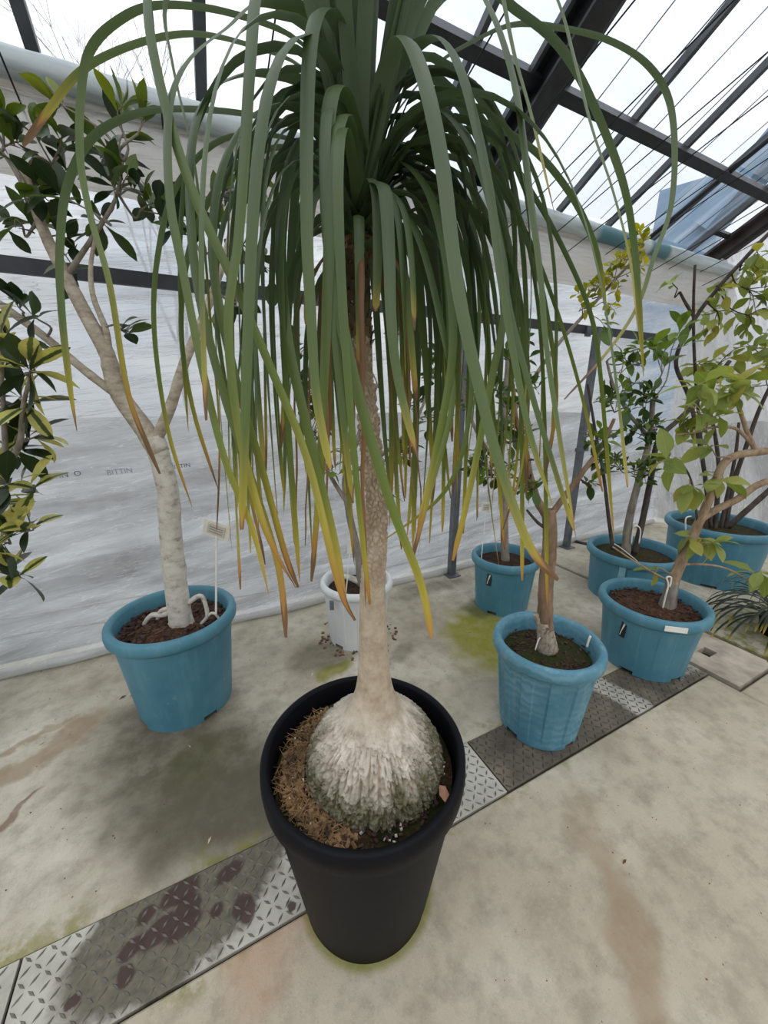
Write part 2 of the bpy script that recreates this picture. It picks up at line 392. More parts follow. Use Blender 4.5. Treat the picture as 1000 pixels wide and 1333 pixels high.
# printed maker's line on the film
M_INK = simple('film_ink', srgb(62, 72, 112), 0.7, var=0.05); M_INKF = simple('film_ink_faded', srgb(132, 140, 164), 0.7, var=0.05)
def text_mesh(body, size, mat, name, extrude=0.0):
    c = bpy.data.curves.new(name, 'FONT'); c.body = body; c.size = size; c.align_x = 'CENTER'; c.align_y = 'CENTER'; c.extrude = extrude; c.resolution_u = 3
    o = bpy.data.objects.new(name, c); COL.objects.link(o)
    dg = bpy.context.evaluated_depsgraph_get(); me = bpy.data.meshes.new_from_object(o.evaluated_get(dg))
    bpy.data.objects.remove(o); bpy.data.curves.remove(c); me.materials.clear(); me.materials.append(mat); return me
for (px, py), body, mat, w in (((79, 619), 'BITTIN  O', M_INK, .034), ((156, 614), 'BITTIN', M_INKF, .034), ((235, 607), 'BITTIN', M_INK, .030)):
    p = PY(px, py, WALL_Y - .022)
    o = obj('film_print', text_mesh(body, w, mat, 'film_print'), wall_left, p); o.rotation_euler = (R(90), R(-3), 0)

def end_pt(u, w):
    y = -2.5 + (WALL_Y + 0.05 + 2.5) * u; z = 2.47 * w + max(0, (WALL_Y - y)) * SLOPE * w
    s = y * 5.5 + z * 1.2
    d = 0.07 * noise.noise(Vector((s, z * .6, 2.2))) + 0.03 * noise.noise(Vector((s * 2.3, z * 1.2, 6.1)))
    return (END_X + d, y, z + .002)
v, f = film_grid(120, 80, end_pt)
wall_right = struct(obj('wall_right', mesh('wall_right', v, f, M_FILM_END)))
# gathered drape where the side curtain meets the end wall
def drape_pt(u, w):
    a = u; z = 2.36 - 1.30 * w; sp = 0.10 + 0.42 * w
    y = WALL_Y - 0.05 - sp * a * 1.3; x = END_X - .10 - 0.22 * (1 - a) * (1 - .3 * w) + 0.05 * math.sin(a * 26 + 1.5 * w) * (0.4 + w)
    return (x, y, z + .02 * math.sin(a * 9))
v, f = film_grid(90, 40, drape_pt)
M_SHEET = film_mat('curtain_film', R(3), (0.80, 0.97), (0.64, 0.60, 0.54, 1), 'XZ', 1.0, 8)
M_DRAPE = film_mat('drape_film', R(3), (0.70, 0.98), (0.90, 0.89, 0.86, 1), 'YZ', 1.5, 4)
dr = tag(obj('gathered_drape', mesh('gathered_drape', v, f, M_DRAPE)), 'gathered whitish plastic drape hanging in folds where side and end walls meet', 'drape')

# rail and posts of the side wall
def post(name, pts, w, h, mat, label, cat='post', group=None, up=(0, 0, 1)):
    o = MB().bar(pts[0], pts[1], w, h, up).build(name, mat, None, False, pts[0]); return tag(o, label, cat, group)
ry = WALL_Y - .005
rl = thing('side_rail', (0, ry, 1.745), 'long dark flat rail running level across the film side wall', 'rail')
MB().bar((-2.6, ry, 1.745), (4.0, ry, 1.765), .022, .058).build('rail_bar', M_RAIL, rl)
for px in (-1.1, .35, 1.55, 2.82): MB().box((px, ry - .014, 1.75), (.05, .02, .075)).build('rail_clip', M_STEEL, rl)
def wall_post(x, label, stub):
    t = thing('steel_post', (x, WALL_Y - .085, 0), label, 'post')
    MB().box((x, WALL_Y - .085, .88), (.045, .045, 1.76)).build('post_tube', M_STEEL, t)
    MB().box((x, WALL_Y - .085, .004), (.10, .10, .008)).build('foot_plate', M_STEEL, t)
    if stub:
        MB().bar((x - .09, WALL_Y - .112, .86), (x + .05, WALL_Y - .112, .86), .02, .03).build('cross_stub', M_STEEL, t)
wall_post(1.60, 'galvanised square wall post without a stub, behind the palm leaves', False)
wall_post(2.84, 'galvanised square wall post with a small cross stub halfway up', True)
tag(MB().tube(smooth_path([G(738, 702, .012), G(780, 712, .012), G(830, 728, .01)]), .012, 8).build('loose_pipe', M_RAIL, None, True, G(738, 702, 0)), 'thin dark loose pipe lying on concrete at the stubbed post foot', 'pipe')

# thermal curtain bunched on the cords along the eave
cur = thing('thermal_curtain', (0, 1.95, 2.1), 'bunched taupe plastic curtain with rolled hem along the eave', 'curtain')
HY, HZ = 1.865, 2.234
def curt_pt(u, w):
    x = -2.6 + (END_X + 2.52) * u
    y = HY - .02 + (WALL_Y - .03 - HY) * w; z = HZ - .035 - 0.17 * w - 0.055 * math.sin(w * math.pi)
    s = w * 7 + x * .35
    y += 0; z += 0.035 * noise.noise(Vector((x * .9, s, 8.2))) * math.sin(min(1, w * 3) * math.pi / 2) + 0.012 * noise.noise(Vector((x * 2.2, s * 2.7, 3.2)))
    return Vector((x, y, z)) - cur.location
v, f = film_grid(180, 40, curt_pt); obj('curtain_sheet', mesh('curtain_sheet', v, f, M_SHEET), cur)
t = NT('hem_roll_wrap'); P = t.pos(); st = t.mapping(P, scale=(.8, 9, 9)); nn = t.noise(2.0, 5, st, .6)
c = t.ramp(nn, [(.3, srgb(150, 160, 164)), (.55, srgb(196, 206, 208)), (.75, srgb(216, 222, 222))])
for X, rx in ((2.55, .16), (3.02, .10)):
    sx = t.mapping(P, (X, 0, 0), (0, 0, 0), (rx, 1e3, 1e3), 'TEXTURE'); ln = t.new('ShaderNodeVectorMath', operation='LENGTH'); t.link(sx, ln.inputs[0])
    c = t.mix(t.rng(ln.outputs['Value'], 1.3, .9, 0, .9), c, srgb(52, 112, 122))
t.color(c); t.set(.45); M_ROLL = t.m
hp = [(-2.6 + k * .1, HY + .006 * noise.noise(Vector((k * .5, 1, 1))), HZ + .008 * noise.noise(Vector((k * .4, 7, 1)))) for k in range(68)]
MB().tube(hp, [.048 + .006 * noise.noise(Vector((k * .6, 4, 2))) for k in range(68)], 16).build('hem_tube', M_ROLL, cur, True)

# roof
ceil = struct(bpy.data.objects.new('ceiling', None)); COL.objects.link(ceil); ceil.location = (0, WALL_Y, EAVE_Z)
t = NT('roof_film'); P = t.pos()
tr = t.new('ShaderNodeBsdfTransparent'); tr.inputs['Color'].default_value = (0.955, 0.965, 0.98, 1)
trl = t.new('ShaderNodeBsdfTranslucent'); trl.inputs['Color'].default_value = (.9, .92, .95, 1)
gl = t.new('ShaderNodeBsdfGlossy'); gl.inputs['Roughness'].default_value = .08
q = t.mapping(P, (0, 0, 0), (0, 0, R(25)), (5, .8, 1)); a = t.noise(1.5, 6, q, .6, .4)
m1 = t.new('ShaderNodeMixShader'); t.link(t.rng(a, .45, .8, .04, .35), m1.inputs[0]); t.link(tr.outputs[0], m1.inputs[1]); t.link(trl.outputs[0], m1.inputs[2])
m2 = t.new('ShaderNodeMixShader'); m2.inputs[0].default_value = .03; t.link(m1.outputs[0], m2.inputs[1]); t.link(gl.outputs[0], m2.inputs[2])
t.link(m2.outputs[0], t.out.inputs['Surface']); t.n.remove(t.p); M_ROOF = t.m
RX = [-2.55, -2.0, -1.44, -.88, -.33, .22, .76, 1.30, 1.84, 2.385, 2.89, 3.43, 3.955]
RIDGE_Y = -1.2
sl = Vector((0, -1, SLOPE)).normalized()
nrm = Vector((0, SLOPE, 1)).normalized()
edges = RX + [END_X]
for a, b in zip(edges[:-1], edges[1:]):
    for ya, yb in ((WALL_Y, 1.70), (1.70, .25), (.25, RIDGE_Y)):
        m = MB(); c4 = [(a + .01, ya - .01, roof_z(ya - .01)), (b - .01, ya - .01, roof_z(ya - .01)), (b - .01, yb + .01, roof_z(yb + .01)), (a + .01, yb + .01, roof_z(yb + .01))]
        m.add([Vector(p) + nrm * .03 for p in c4], [(0, 1, 2, 3)]).build('pane', M_ROOF, ceil)
for x in RX:
    MB().bar((x, WALL_Y, roof_z(WALL_Y)), (x, RIDGE_Y, roof_z(RIDGE_Y)), .042 if x < .5 else .026, .04, nrm).build('rafter', M_RAFT, ceil)
for yy, w in ((1.70, .052), (.25, .052)):
    MB().bar((-2.6, yy, roof_z(yy) - .055), (END_X, yy, roof_z(yy) - .055), w, .06, nrm).build('purlin', M_TRUSS, ceil)
MB().bar((-2.6, WALL_Y + .02, EAVE_Z - .09), (END_X, WALL_Y + .02, EAVE_Z - .09), .05, .05).build('eave_beam', M_RAFT, ceil)
MB().bar((-2.6, RIDGE_Y, roof_z(RIDGE_Y)), (END_X, RIDGE_Y, roof_z(RIDGE_Y)), .08, .1).build('ridge_beam', M_RAFT, ceil)
# main truss rafter: an I-shaped beam with flanking ducts
def slope_bar(m, x, off, w, h): return m.bar(Vector((x, WALL_Y, roof_z(WALL_Y))) - nrm * off, Vector((x, RIDGE_Y, roof_z(RIDGE_Y))) - nrm * off, w, h, nrm)
m = MB(); slope_bar(m, 1.66, .03, .11, .014); slope_bar(m, 1.66, .15, .11, .014); slope_bar(m, 1.66, .09, .018, .11)
mt = m.build('main_rafter', M_TRUSS, ceil)
for x, off, w, mat in ((1.585, .05, .02, M_RAFT), (1.76, .07, .016, M_CORD)): slope_bar(MB(), x, off, w, .03).build('cable_duct', mat, mt)
# gable end of the roof
M_RUST = simple('rusty_beam', srgb(74, 64, 62), 0.75, 0.1, var=0.3, scale=8)
m = MB(); slope_bar(m, END_X - .04, .06, .05, .12); slope_bar(m, END_X - .09, .01, .06, .02); gb = m.build('gable_beam', M_RUST, ceil)
slope_bar(MB(), END_X - .12, .13, .02, .02).build('cable_tube', M_CORD, gb)
for k in range(5):
    yy = 2.0 - k * .42; MB().bar((3.955, yy, roof_z(yy)), (END_X, yy, roof_z(yy)), .035, .03, nrm).build('cross_bar', M_TRUSS, gb)
MB().tube([(3.33, WALL_Y - .02, 2.42), (3.40, .9, roof_z(.9) - .09)], .016, 10).build('brace_pipe', M_TRUSS, ceil, True)
# curtain cords
ts = math.tan(R(18)); cords = [-.62, -.35, .05, .36, .70, 1.02, 1.36, 1.70, 2.05, 2.22, 2.55, 2.72, 3.08, 3.24, 3.62, 3.80]
for k, x in enumerate(cords):
    a = Vector((x, WALL_Y - .03, 2.05 + .02 * (k % 3))); b = Vector((x + .02, -1.0, a.z + (WALL_Y + .97) * ts))
    tag(MB().tube([a, b], .0028, 5).build('support_cord', M_CORD, None, True, a), 'thin black cord stretched up from the side wall beneath the roof', 'cord', 'support cords under the roof')
# second set of thin cords on the outer side of the roof film
for k in range(9):
    x = 2.1 + k * .25
    a = Vector((x, WALL_Y, EAVE_Z)) + nrm * .06; b = Vector((x + .25, RIDGE_Y, roof_z(RIDGE_Y))) + nrm * .06
    tag(MB().tube([a, b], .003, 5).build('roof_strap', M_CORD, None, True, a), 'thin strap lying over the outside of the roof film', 'cord', 'straps over the roof film')

# ================================================================ OUTSIDE
M_OUT1 = simple('outside_bluegrey_cladding', srgb(134, 164, 190), 0.6, var=0.08, scale=1)
M_OUT2 = simple('outside_white_cladding', srgb(226, 230, 232), 0.6, var=0.04, scale=1)
ob = thing('neighbouring_building', (9.5, 3.0, 0), 'pale blue building with white lean-to seen through the roof film', 'building')
c0 = PD(905, 250, 10.5)
MB().box((c0.x, c0.y, c0.z / 2), (1.0, 1.5, c0.z + .2), R(20)).build('tower', M_OUT1, ob)
MB().bar((c0.x - .3, c0.y - .6, c0.z - 1.1), (c0.x - .1, c0.y - 2.4, c0.z + 1.0), .9, .5).build('slanted_roof', M_OUT1, ob)
MB().box((c0.x - .4, c0.y + 1.1, c0.z / 2 - .5), (1.0, 1.0, c0.z - .6), R(20)).build('lean_to', M_OUT2, ob)
M_TWIG = simple('bare_twig', srgb(176, 174, 176), 0.9)  # twigs coloured pale: haze of the roof film is put into the colour
bt = thing('bare_tree', (0.1, 9.2, -.2), 'bare winter tree outside, its twigs showing above the eave', 'tree')
m = MB()
def grow(p, d, L, r, lv):
    q = p + d * L; mid = (p + q) / 2 + rv(L * .06); m.tube([p, mid, q], [r, r * .85, r * .65], 4 if lv < 3 else 5, False)
    if lv == 0: return
    for _ in range(3 if lv > 1 else 4):
        nd = (d + rv(.62) + Vector((0, 0, .22))).normalized(); grow(p + (q - p) * random.uniform(.55, 1), nd, L * random.uniform(.55, .8), r * .55, lv - 1)
rs = random.getstate(); random.seed(3)
grow(Vector((0.1, 9.2, -.2)), Vector((0, 0, 1)), 3.4, .06, 5)
random.setstate(rs)
m.build('branches', M_TWIG, bt)

# ================================================================ POTS
def pot_mat(name, base, dark, scuff, streak=0.35, wavy=False, rough=0.45, spec=.35):
    t = NT(name); o = t.objc()
    v = t.mapping(o, scale=(9, 9, 1.2)); st = t.noise(2.0, 5, v, .65); sp = t.noise(22, 6, o, .7); bl = t.noise(5, 4, o, .6)
    c = t.mix(t.rng(bl, .3, .7), dark, base)
    c = t.mix(t.rng(st, .52, .78, 0, streak), c, scuff)
    c = t.mix(t.rng(sp, .62, .80, 0, .55), c, scuff)
    if wavy:
        w = t.new('ShaderNodeTexWave', wave_type='BANDS', bands_direction='Z'); w.inputs['Scale'].default_value = 9; w.inputs['Distortion'].default_value = 7; w.inputs['Detail'].default_value = 3; w.inputs['Detail Scale'].default_value = 2.2
        t.link(o, w.inputs['Vector']); k = t.math('MULTIPLY', w.outputs['Fac'], t.rng(bl, .35, .6, .05, .42)); c = t.mix(k, c, scuff)
    t.color(c); t.set(rough, 0, spec); t.bump(sp, .08, .003); return t.m
BLUE, BDARK, BSC = srgb(80, 131, 147), srgb(64, 114, 132), srgb(140, 174, 182)
M_POT = pot_mat('blue_pot_plastic', BLUE, BDARK, BSC, .25)
M_POTW = pot_mat('blue_pot_frosted', srgb(86, 136, 154), srgb(68, 118, 138), srgb(136, 172, 182), .5, True)
M_WHITE = pot_mat('white_pot_plastic', srgb(214, 216, 214), srgb(200, 203, 202), srgb(236, 236, 234), .3)
M_BLACK = pot_mat('black_pot_plastic', srgb(19, 19, 23), srgb(14, 14, 18), srgb(40, 40, 46), .12, rough=.5, spec=.12)
def soil_mat(name, a, b, c, moss=None, amt=0.0):
    t = NT(name); o = t.objc(); n1 = t.noise(45, 6, o, .75); n2 = t.noise(160, 3, o, .7); n3 = t.noise(7, 4, o, .6)
    k = t.ramp(n1, [(.3, a), (.52, b), (.74, c)])
    k = t.mix(t.rng(n2, .6, .75, 0, .5), k, c)
    if moss: k = t.mix(t.rng(n3, .60 - amt * .35, .72 - amt * .35), k, moss)
    t.color(k); t.set(.95, 0, .2); t.bump(t.math('ADD', n1, n2), .9, .008); return t.m
M_SOIL = soil_mat('potting_soil', srgb(30, 24, 19), srgb(58, 44, 34), srgb(96, 74, 56))
M_SOILM = soil_mat('mossy_soil', srgb(32, 27, 20), srgb(62, 50, 36), srgb(104, 84, 60), srgb(52, 58, 26), .42)
M_SOILB = soil_mat('bark_mulch', srgb(42, 26, 19), srgb(82, 56, 40), srgb(124, 92, 66))
M_CHIP = simple('bark_chip', srgb(122, 96, 64), .9, var=.35, scale=25)
M_CHIPD = simple('dark_bark_chip', srgb(66, 44, 34), .8, var=.35, scale=25)
M_FIBRE = simple('coir_fibre', srgb(138, 106, 70), .9, var=.3, scale=20)
M_PERL = simple('perlite', srgb(206, 200, 188), .9, var=.08)

def pot(root, R0, h, rb, mat, rimmat, soil, soil_drop, flutes=0, depthf=.02, notch=(0.4, 2.0, 3.6, 5.2), seg=168, soilname='soil', lip=.055, rif=.905, w=None, rnd=1.0):
    b = root.location; ri = R0 * rif
    zt = h - lip
    def fl(a, r, z):
        if not flutes: return 1
        k = (a * flutes / (2 * math.pi)) % 2
        return 1 - (depthf if k < 1 else 0) * min(1, max(0, (z - .02) / .03)) * min(1, max(0, (zt - z) / .02))
    m = MB(); zs = [0, .02, .045] + [.045 + (zt - .045) * k / 9 for k in range(1, 10)]
    prof = [(rb + (ri - rb) * (z / zt), z) for z in zs]; n = seg
    m.lathe(prof, n, b, fl)
    keep = []
    for fi, q in enumerate(m.f):
        if fi < n:
            a = 2 * math.pi * (fi + .5) / n
            if any(abs((a - c0 + math.pi) % (2 * math.pi) - math.pi) < .16 for c0 in notch): continue
        keep.append(q)
    m.f = keep
    m.add([b + Vector(((rb + .001) * math.cos(2 * math.pi * i / n), (rb + .001) * math.sin(2 * math.pi * i / n), .021)) for i in range(n)], [tuple(range(n))])
    body = m.build('pot', mat, root, True)
    if flutes: body.data.set_sharp_from_angle(angle=R(14))
    rr = MB(); w = R0 * .055 if w is None else w
    prof = [(ri - .004, zt + .002), (R0 - .010 * rnd, zt + .001), (R0 - .002, zt + .010 * rnd), (R0, zt + lip * .5), (R0 - .003 * rnd, h - .010 * rnd), (R0 - .010 * rnd, h - .002), (R0 - .018 * rnd, h), (R0 - w - .014 * rnd, h - .003), (R0 - w - .022 * rnd, h - .014 * rnd), (R0 - w - .026 * rnd, zt), (R0 - w - .03 * rnd - (h - soil_drop - zt) * -.12, h - soil_drop - .02)]
    rr.lathe(prof, n, b).build('rim', rimmat, body, True)
    # soil
    rs_ = R0 - w - .024 * rnd - .12 * soil_drop; sm = MB(); vs = [b + Vector((0, 0, h - soil_drop + .012))]; fs = []; K = 14; N = 56
    for k in range(1, K + 1):
        for i in range(N):
            a = 2 * math.pi * i / N; r = rs_ * k / K; p = Vector((r * math.cos(a), r * math.sin(a), 0)); p.z = h - soil_drop + .012 * (1 - (k / K) ** 2) + (.007 * noise.noise((b + p) * 24) + .004 * noise.noise((b + p) * 70)) * (1 if k < K else 0)
            vs.append(b + p)
    for i in range(N): fs.append((0, 1 + i, 1 + (i + 1) % N))
    for k in range(K - 1):
        for i in range(N): j = (i + 1) % N; q = 1 + k * N; fs.append((q + i, q + N + i, q + N + j, q + j))
    s = sm.add(vs, fs).build(soilname, soil, root, True)
    return body, s, rs_
def chips(root, soil, rs_, z, n, mat, size, name, inner=0.0, ang=None, thin=.35):
    m = MB(); b = root.location
    for _ in range(n):
        a = random.uniform(*(ang or (0, 2 * math.pi))); r = math.sqrt(random.uniform((inner / rs_) ** 2, 1)) * rs_ * .97
        s = size * random.uniform(.5, 1.4)
        M = (Matrix.Rotation(random.uniform(0, 6.3), 3, 'Z') @ Matrix.Rotation(random.uniform(-.6, .6), 3, 'X') @ Matrix.Rotation(random.uniform(-.5, .5), 3, 'Y'))
        m.box(b + Vector((r * math.cos(a), r * math.sin(a), z + .006 + random.uniform(0, .006))), (s, s * random.uniform(.3, .6), s * thin), rot=M)
    o = m.build(name, mat, soil); o['kind'] = 'stuff'; return o

# ================================================================ LEAVES AND BARK
def leaf_mat(name, cols, rough=.35, trans=.25, tcol=None, varieg=None):
    t = NT(name); rnd = t.new('ShaderNodeObjectInfo').outputs['Random']; uv = t.new('ShaderNodeTexCoord').outputs['UV']
    s = t.new('ShaderNodeSeparateXYZ'); t.link(uv, s.inputs[0])
    n = len(cols); c = t.ramp(rnd, [((k + .5) / n, q) for k, q in enumerate(cols)])
    ed = t.math('ABSOLUTE', t.math('SUBTRACT', s.outputs['X'], .5))
    c = t.mix(t.rng(ed, .035, .0, 0, .45), c, tuple(min(1, x * 1.9 + .02) for x in cols[0][:3]) + (1,))
    if varieg:
        w = t.noise(5, 3, uv, .6); k = t.math('ADD', ed, t.math('MULTIPLY', t.math('SUBTRACT', w, .5), .45))
        gate = t.rng(rnd, .42, .5); r2 = t.rng(rnd, .8, .85, 0, .22)
        k = t.math('ADD', k, r2)
        c = t.mix(t.math('MULTIPLY', t.rng(k, .12, .17), gate), c, varieg)
    o = t.objc(); nn = t.noise(30, 3, o); c = t.mix(t.rng(nn, .3, .7, 0, .25), c, tuple(x * .6 for x in cols[0][:3]) + (1,))
    t.color(c); t.set(rough, 0, .4)
    tr = t.new('ShaderNodeBsdfTranslucent'); hs = t.new('ShaderNodeHueSaturation'); hs.inputs['Saturation'].default_value = 1.15; hs.inputs['Value'].default_value = 1.5; t.link(c, hs.inputs['Color']); t.link(hs.outputs[0], tr.inputs['Color'])
    mx = t.new('ShaderNodeMixShader'); mx.inputs[0].default_value = trans; t.link(t.p.outputs[0], mx.inputs[1]); t.link(tr.outputs[0], mx.inputs[2]); t.link(mx.outputs[0], t.out.inputs['Surface'])
    return t.m
def leaf_mesh(name, mat, L, W, curl=.15, fold=.18, shape=1.0, tip=1.0, n=6, wave=0.0, stalk=.08):
    v = []; f = []; uv = []
    st = 1
    v += [(-L * .006, 0, 0), (0, 0, 0), (L * .006, 0, 0)]; uv += [(.46, 0), (.5, 0), (.54, 0)]
    for i in range(1, n + 1):
        s = i / n; y = L * (stalk + (1 - stalk) * (s if i < n else 1)); t_ = s
        w = W / 2 * max(.02, math.sin(math.pi * min(1, ((i - .55) / (n - .55)) ** shape)) ** .72) if i < n else W * .02
        z = -curl * L * (s ** 2) + .02 * L * math.sin(s * 3)
        wz = wave * W * math.sin(i * 2.4)
        v += [(-w, y, z + fold * w + wz), (0, y, z), (w, y, z + fold * w - wz)]; uv += [(.5 - .5 * w * 2 / W, s), (.5, s), (.5 + .5 * w * 2 / W, s)]
    for i in range(n):
        a = i * 3; f += [(a, a + 1, a + 4, a + 3), (a + 1, a + 2, a + 5, a + 4)]
    me = mesh(name, v, f, mat); u = me.uv_layers.new(name='UVMap')
    for lp in me.loops: u.data[lp.index].uv = uv[lp.vertex_index]
    return me
def bark_mat(name, a, b, crack, sc=(18, 18, 5), bumpd=.004, rough=.85):
    t = NT(name); o = t.objc(); q = t.mapping(o, scale=sc); n1 = t.noise(2.2, 6, q, .65); n2 = t.noise(60, 4, o, .6)
    c = t.ramp(n1, [(.28, crack), (.45, a), (.7, b)]); c = t.mix(t.rng(n2, .55, .75, 0, .3), c, crack)
    t.color(c); t.set(rough, 0, .2); t.bump(t.math('ADD', n1, t.math('MULTIPLY', n2, .4)), .5, bumpd); return t.m
M_BK_FIG = bark_mat('pale_fig_bark', srgb(168, 156, 138), srgb(200, 191, 174), srgb(122, 110, 94), (10, 10, 24))
M_BK_FIGW = bark_mat('whitish_root_bark', srgb(192, 186, 174), srgb(214, 209, 198), srgb(130, 122, 110), (10, 10, 16))
M_BK_ROUGH = bark_mat('rough_grey_bark', srgb(150, 138, 120), srgb(186, 176, 160), srgb(84, 72, 58), (40, 40, 22), .01)
M_BK_BROWN = bark_mat('brown_bark', srgb(120, 98, 78), srgb(146, 122, 100), srgb(82, 64, 52))
M_BK_GREY = bark_mat('grey_bark', srgb(128, 120, 108), srgb(156, 148, 136), srgb(84, 78, 70))
M_BK_DARK = bark_mat('dark_stem_bark', srgb(70, 62, 56), srgb(94, 84, 76), srgb(46, 40, 36))
M_BK_TAN = bark_mat('tan_bark', srgb(146, 124, 100), srgb(176, 154, 128), srgb(106, 86, 68))

def V3(px, base): # list of (x, y[, off]) -> points on the upright plane through the plant
    return [PV(q[0], q[1], base, q[2] if len(q) > 2 else 0.0) for q in px]
def limb(root, name, px, wpx, mat, parent=None, knots=0, seed_off=.0):
    """branch through the given sight points; widths in photo pixels turned to metres at that depth"""
    base = root.location; p = V3(px, base); r = []
    for i, q in enumerate(p):
        w = wpx[0] + (wpx[1] - wpx[0]) * i / (len(p) - 1); r.append(w / 2 * depth(q) / F_PX)
    sp = smooth_path(p, 6); sr = smooth_vals(r, 6)
    sr = [x * (1 + .10 * noise.noise(Vector((i * .5, seed_off + px[0][0], 0)))) for i, x in enumerate(sr)]
    m = MB().tube(sp, sr, 12)
    for k in range(knots):
        i = random.randrange(2, len(sp) - 2); d = rv().normalized(); q = sp[i] + d * sr[i] * .85
        m.tube([q - d * .004, q + d * .003, q + d * sr[i] * .22], [sr[i] * .28, sr[i] * .22, sr[i] * .1], 7)
    m.build(name, mat, parent or root, True); return sp
def place_leaf(root, me, p, d, up, s=1.0):
    d = d.normalized(); x = d.cross(up)
    if x.length < 1e-3: x = d.orthogonal()
    x.normalize(); z = x.cross(d)
    o = bpy.data.objects.new('leaf', me); COL.objects.link(o); o.parent = root
    M = Matrix((x * s, d * s, z * s)).transposed().to_4x4(); M.translation = p - root.location
    o.matrix_local = M; return o
def foliage(root, paths, clusters, meshes, twigmat, per=7, spread=.75, up_bias=.35, tw=.0028, droop=0.0, weights=None):
    """clusters: (px, py, r_px, n_leaves, off[, mesh subset]); twigs run from the nearest limb into each cluster"""
    base = root.location; tm = MB(); allp = [q for p in paths for q in p]; cnt = 0
    for cl in clusters:
        px, py, rp, n, off = cl[:5]; ms = cl[5] if len(cl) > 5 else meshes
        c = PV(px, py, base, off); rad = rp * depth(c) / F_PX
        src = min(allp, key=lambda q: (q - c).length)
        hub = c - (c - src) * min(.45, rad * .6 / max(.01, (c - src).length)) 
        if (hub - src).length > .02:
            mid = (src + hub) / 2 + rv(.03) - Vector((0, 0, .01)); pp = smooth_path([src, mid, hub], 5); tm.tube(pp, smooth_vals([tw * 1.6, tw * 1.3, tw], 5), 6)
        k = max(1, round(n / per))
        for j in range(k):
            d = rv().normalized(); d.z = d.z * .9 + up_bias * .5; e = c + d * rad * random.uniform(.45, 1.0)
            mid = (hub + e) / 2 + rv(rad * .15) + Vector((0, 0, .1 * rad)); pp = smooth_path([hub, mid, e], 4); tm.tube(pp, smooth_vals([tw, tw * .8, tw * .45], 4), 5)
            nl = per if j < k - 1 else max(2, n - per * (k - 1))
            for q in range(nl):
                s = .35 + .65 * (q + 1) / nl; i = min(len(pp) - 1, int(s * (len(pp) - 1))); p = pp[i]; t = (pp[i] - pp[i - 1]).normalized()
                a = q * 2.4 + random.uniform(-.4, .4); x = t.orthogonal().normalized(); y = t.cross(x)
                out = x * math.cos(a) + y * math.sin(a)
                dd = t * (1 - spread) + out * spread + Vector((0, 0, up_bias - droop)) + rv(.18)
                place_leaf(root, random.choice(ms), p, dd, Vector((0, 0, 1)) + rv(.55) - out * .15, random.uniform(.72, 1.15)); cnt += 1
    tm.build('twigs', twigmat, root, True)['kind'] = 'stuff'
    return cnt

# ================================================================ PONYTAIL PALM
B = Vector((.275, .655, 0)); 
palm = thing('potted_ponytail_palm', B, 'ponytail palm with swollen cracked base in large black pot', 'potted plant')
body, soil, rs_ = pot(palm, .238, .470, .164, M_BLACK, M_BLACK, soil_mat('palm_soil', srgb(34, 27, 18), srgb(74, 56, 38), srgb(128, 98, 64), srgb(40, 44, 18), .55), .060, notch=(5.4, .2), lip=.062, seg=128, rif=.935, w=.008, rnd=.55)
MB().lathe([(.2215, .398), (.2250, .400), (.2255, .406), (.2240, .4085)], 128, B).build('rim_band', M_BLACK, body, True)
zs = .470 - .060
BC = Vector((.298, .644, 0))
PROF = [(.36, .150), (.39, .160), (.42, .164), (.445, .1625), (.47, .155), (.495, .141), (.515, .125), (.535, .105), (.555, .084), (.572, .0665), (.59, .054), (.612, .0455), (.64, .0390), (.68, .0345), (.734, .0315), (.854, .0272), (.964, .0246), (1.081, .0228), (1.289, .0203), (1.476, .0187), (1.62, .0165)]
ZS = [PROF[0][0]]; ARC = [0.0]
for (a, ra), (b, rb_) in zip(PROF[:-1], PROF[1:]): ZS.append(b); ARC.append(ARC[-1] + math.hypot(b - a, rb_ - ra))
def arc(z):
    for k in range(len(ZS) - 1):
        if z <= ZS[k + 1]: return ARC[k] + (ARC[k + 1] - ARC[k]) * (z - ZS[k]) / (ZS[k + 1] - ZS[k])
    return ARC[-1]
def prof_r(z):
    for (a, ra), (b, rb_) in zip(PROF[:-1], PROF[1:]):
        if a <= z <= b: t = (z - a) / (b - a); return ra + (rb_ - ra) * t
    return PROF[-1][1]
AX = [(.36, .298, .644), (.552, .2985, .6435), (.85, .296, .6445), (1.06, .306, .640), (1.21, .2925, .646), (1.30, .282, .651), (1.40, .277, .653), (1.476, .276, .6535), (1.544, .285, .650), (1.70, .286, .650)]
def axis(z):
    for a, b in zip(AX[:-1], AX[1:]):
        if z <= b[0]:
            t = max(0, (z - a[0]) / (b[0] - a[0])); t = t * t * (3 - 2 * t) * .6 + t * .4; return Vector((a[1] + (b[1] - a[1]) * t, a[2] + (b[2] - a[2]) * t, z))
    return Vector((AX[-1][1], AX[-1][2], z))
zl = []; z = .37
while z < 1.50: zl.append(z); z += .0013 if z < .60 else .0028
N = 260; v = []; f = []; crk = []; mos = []
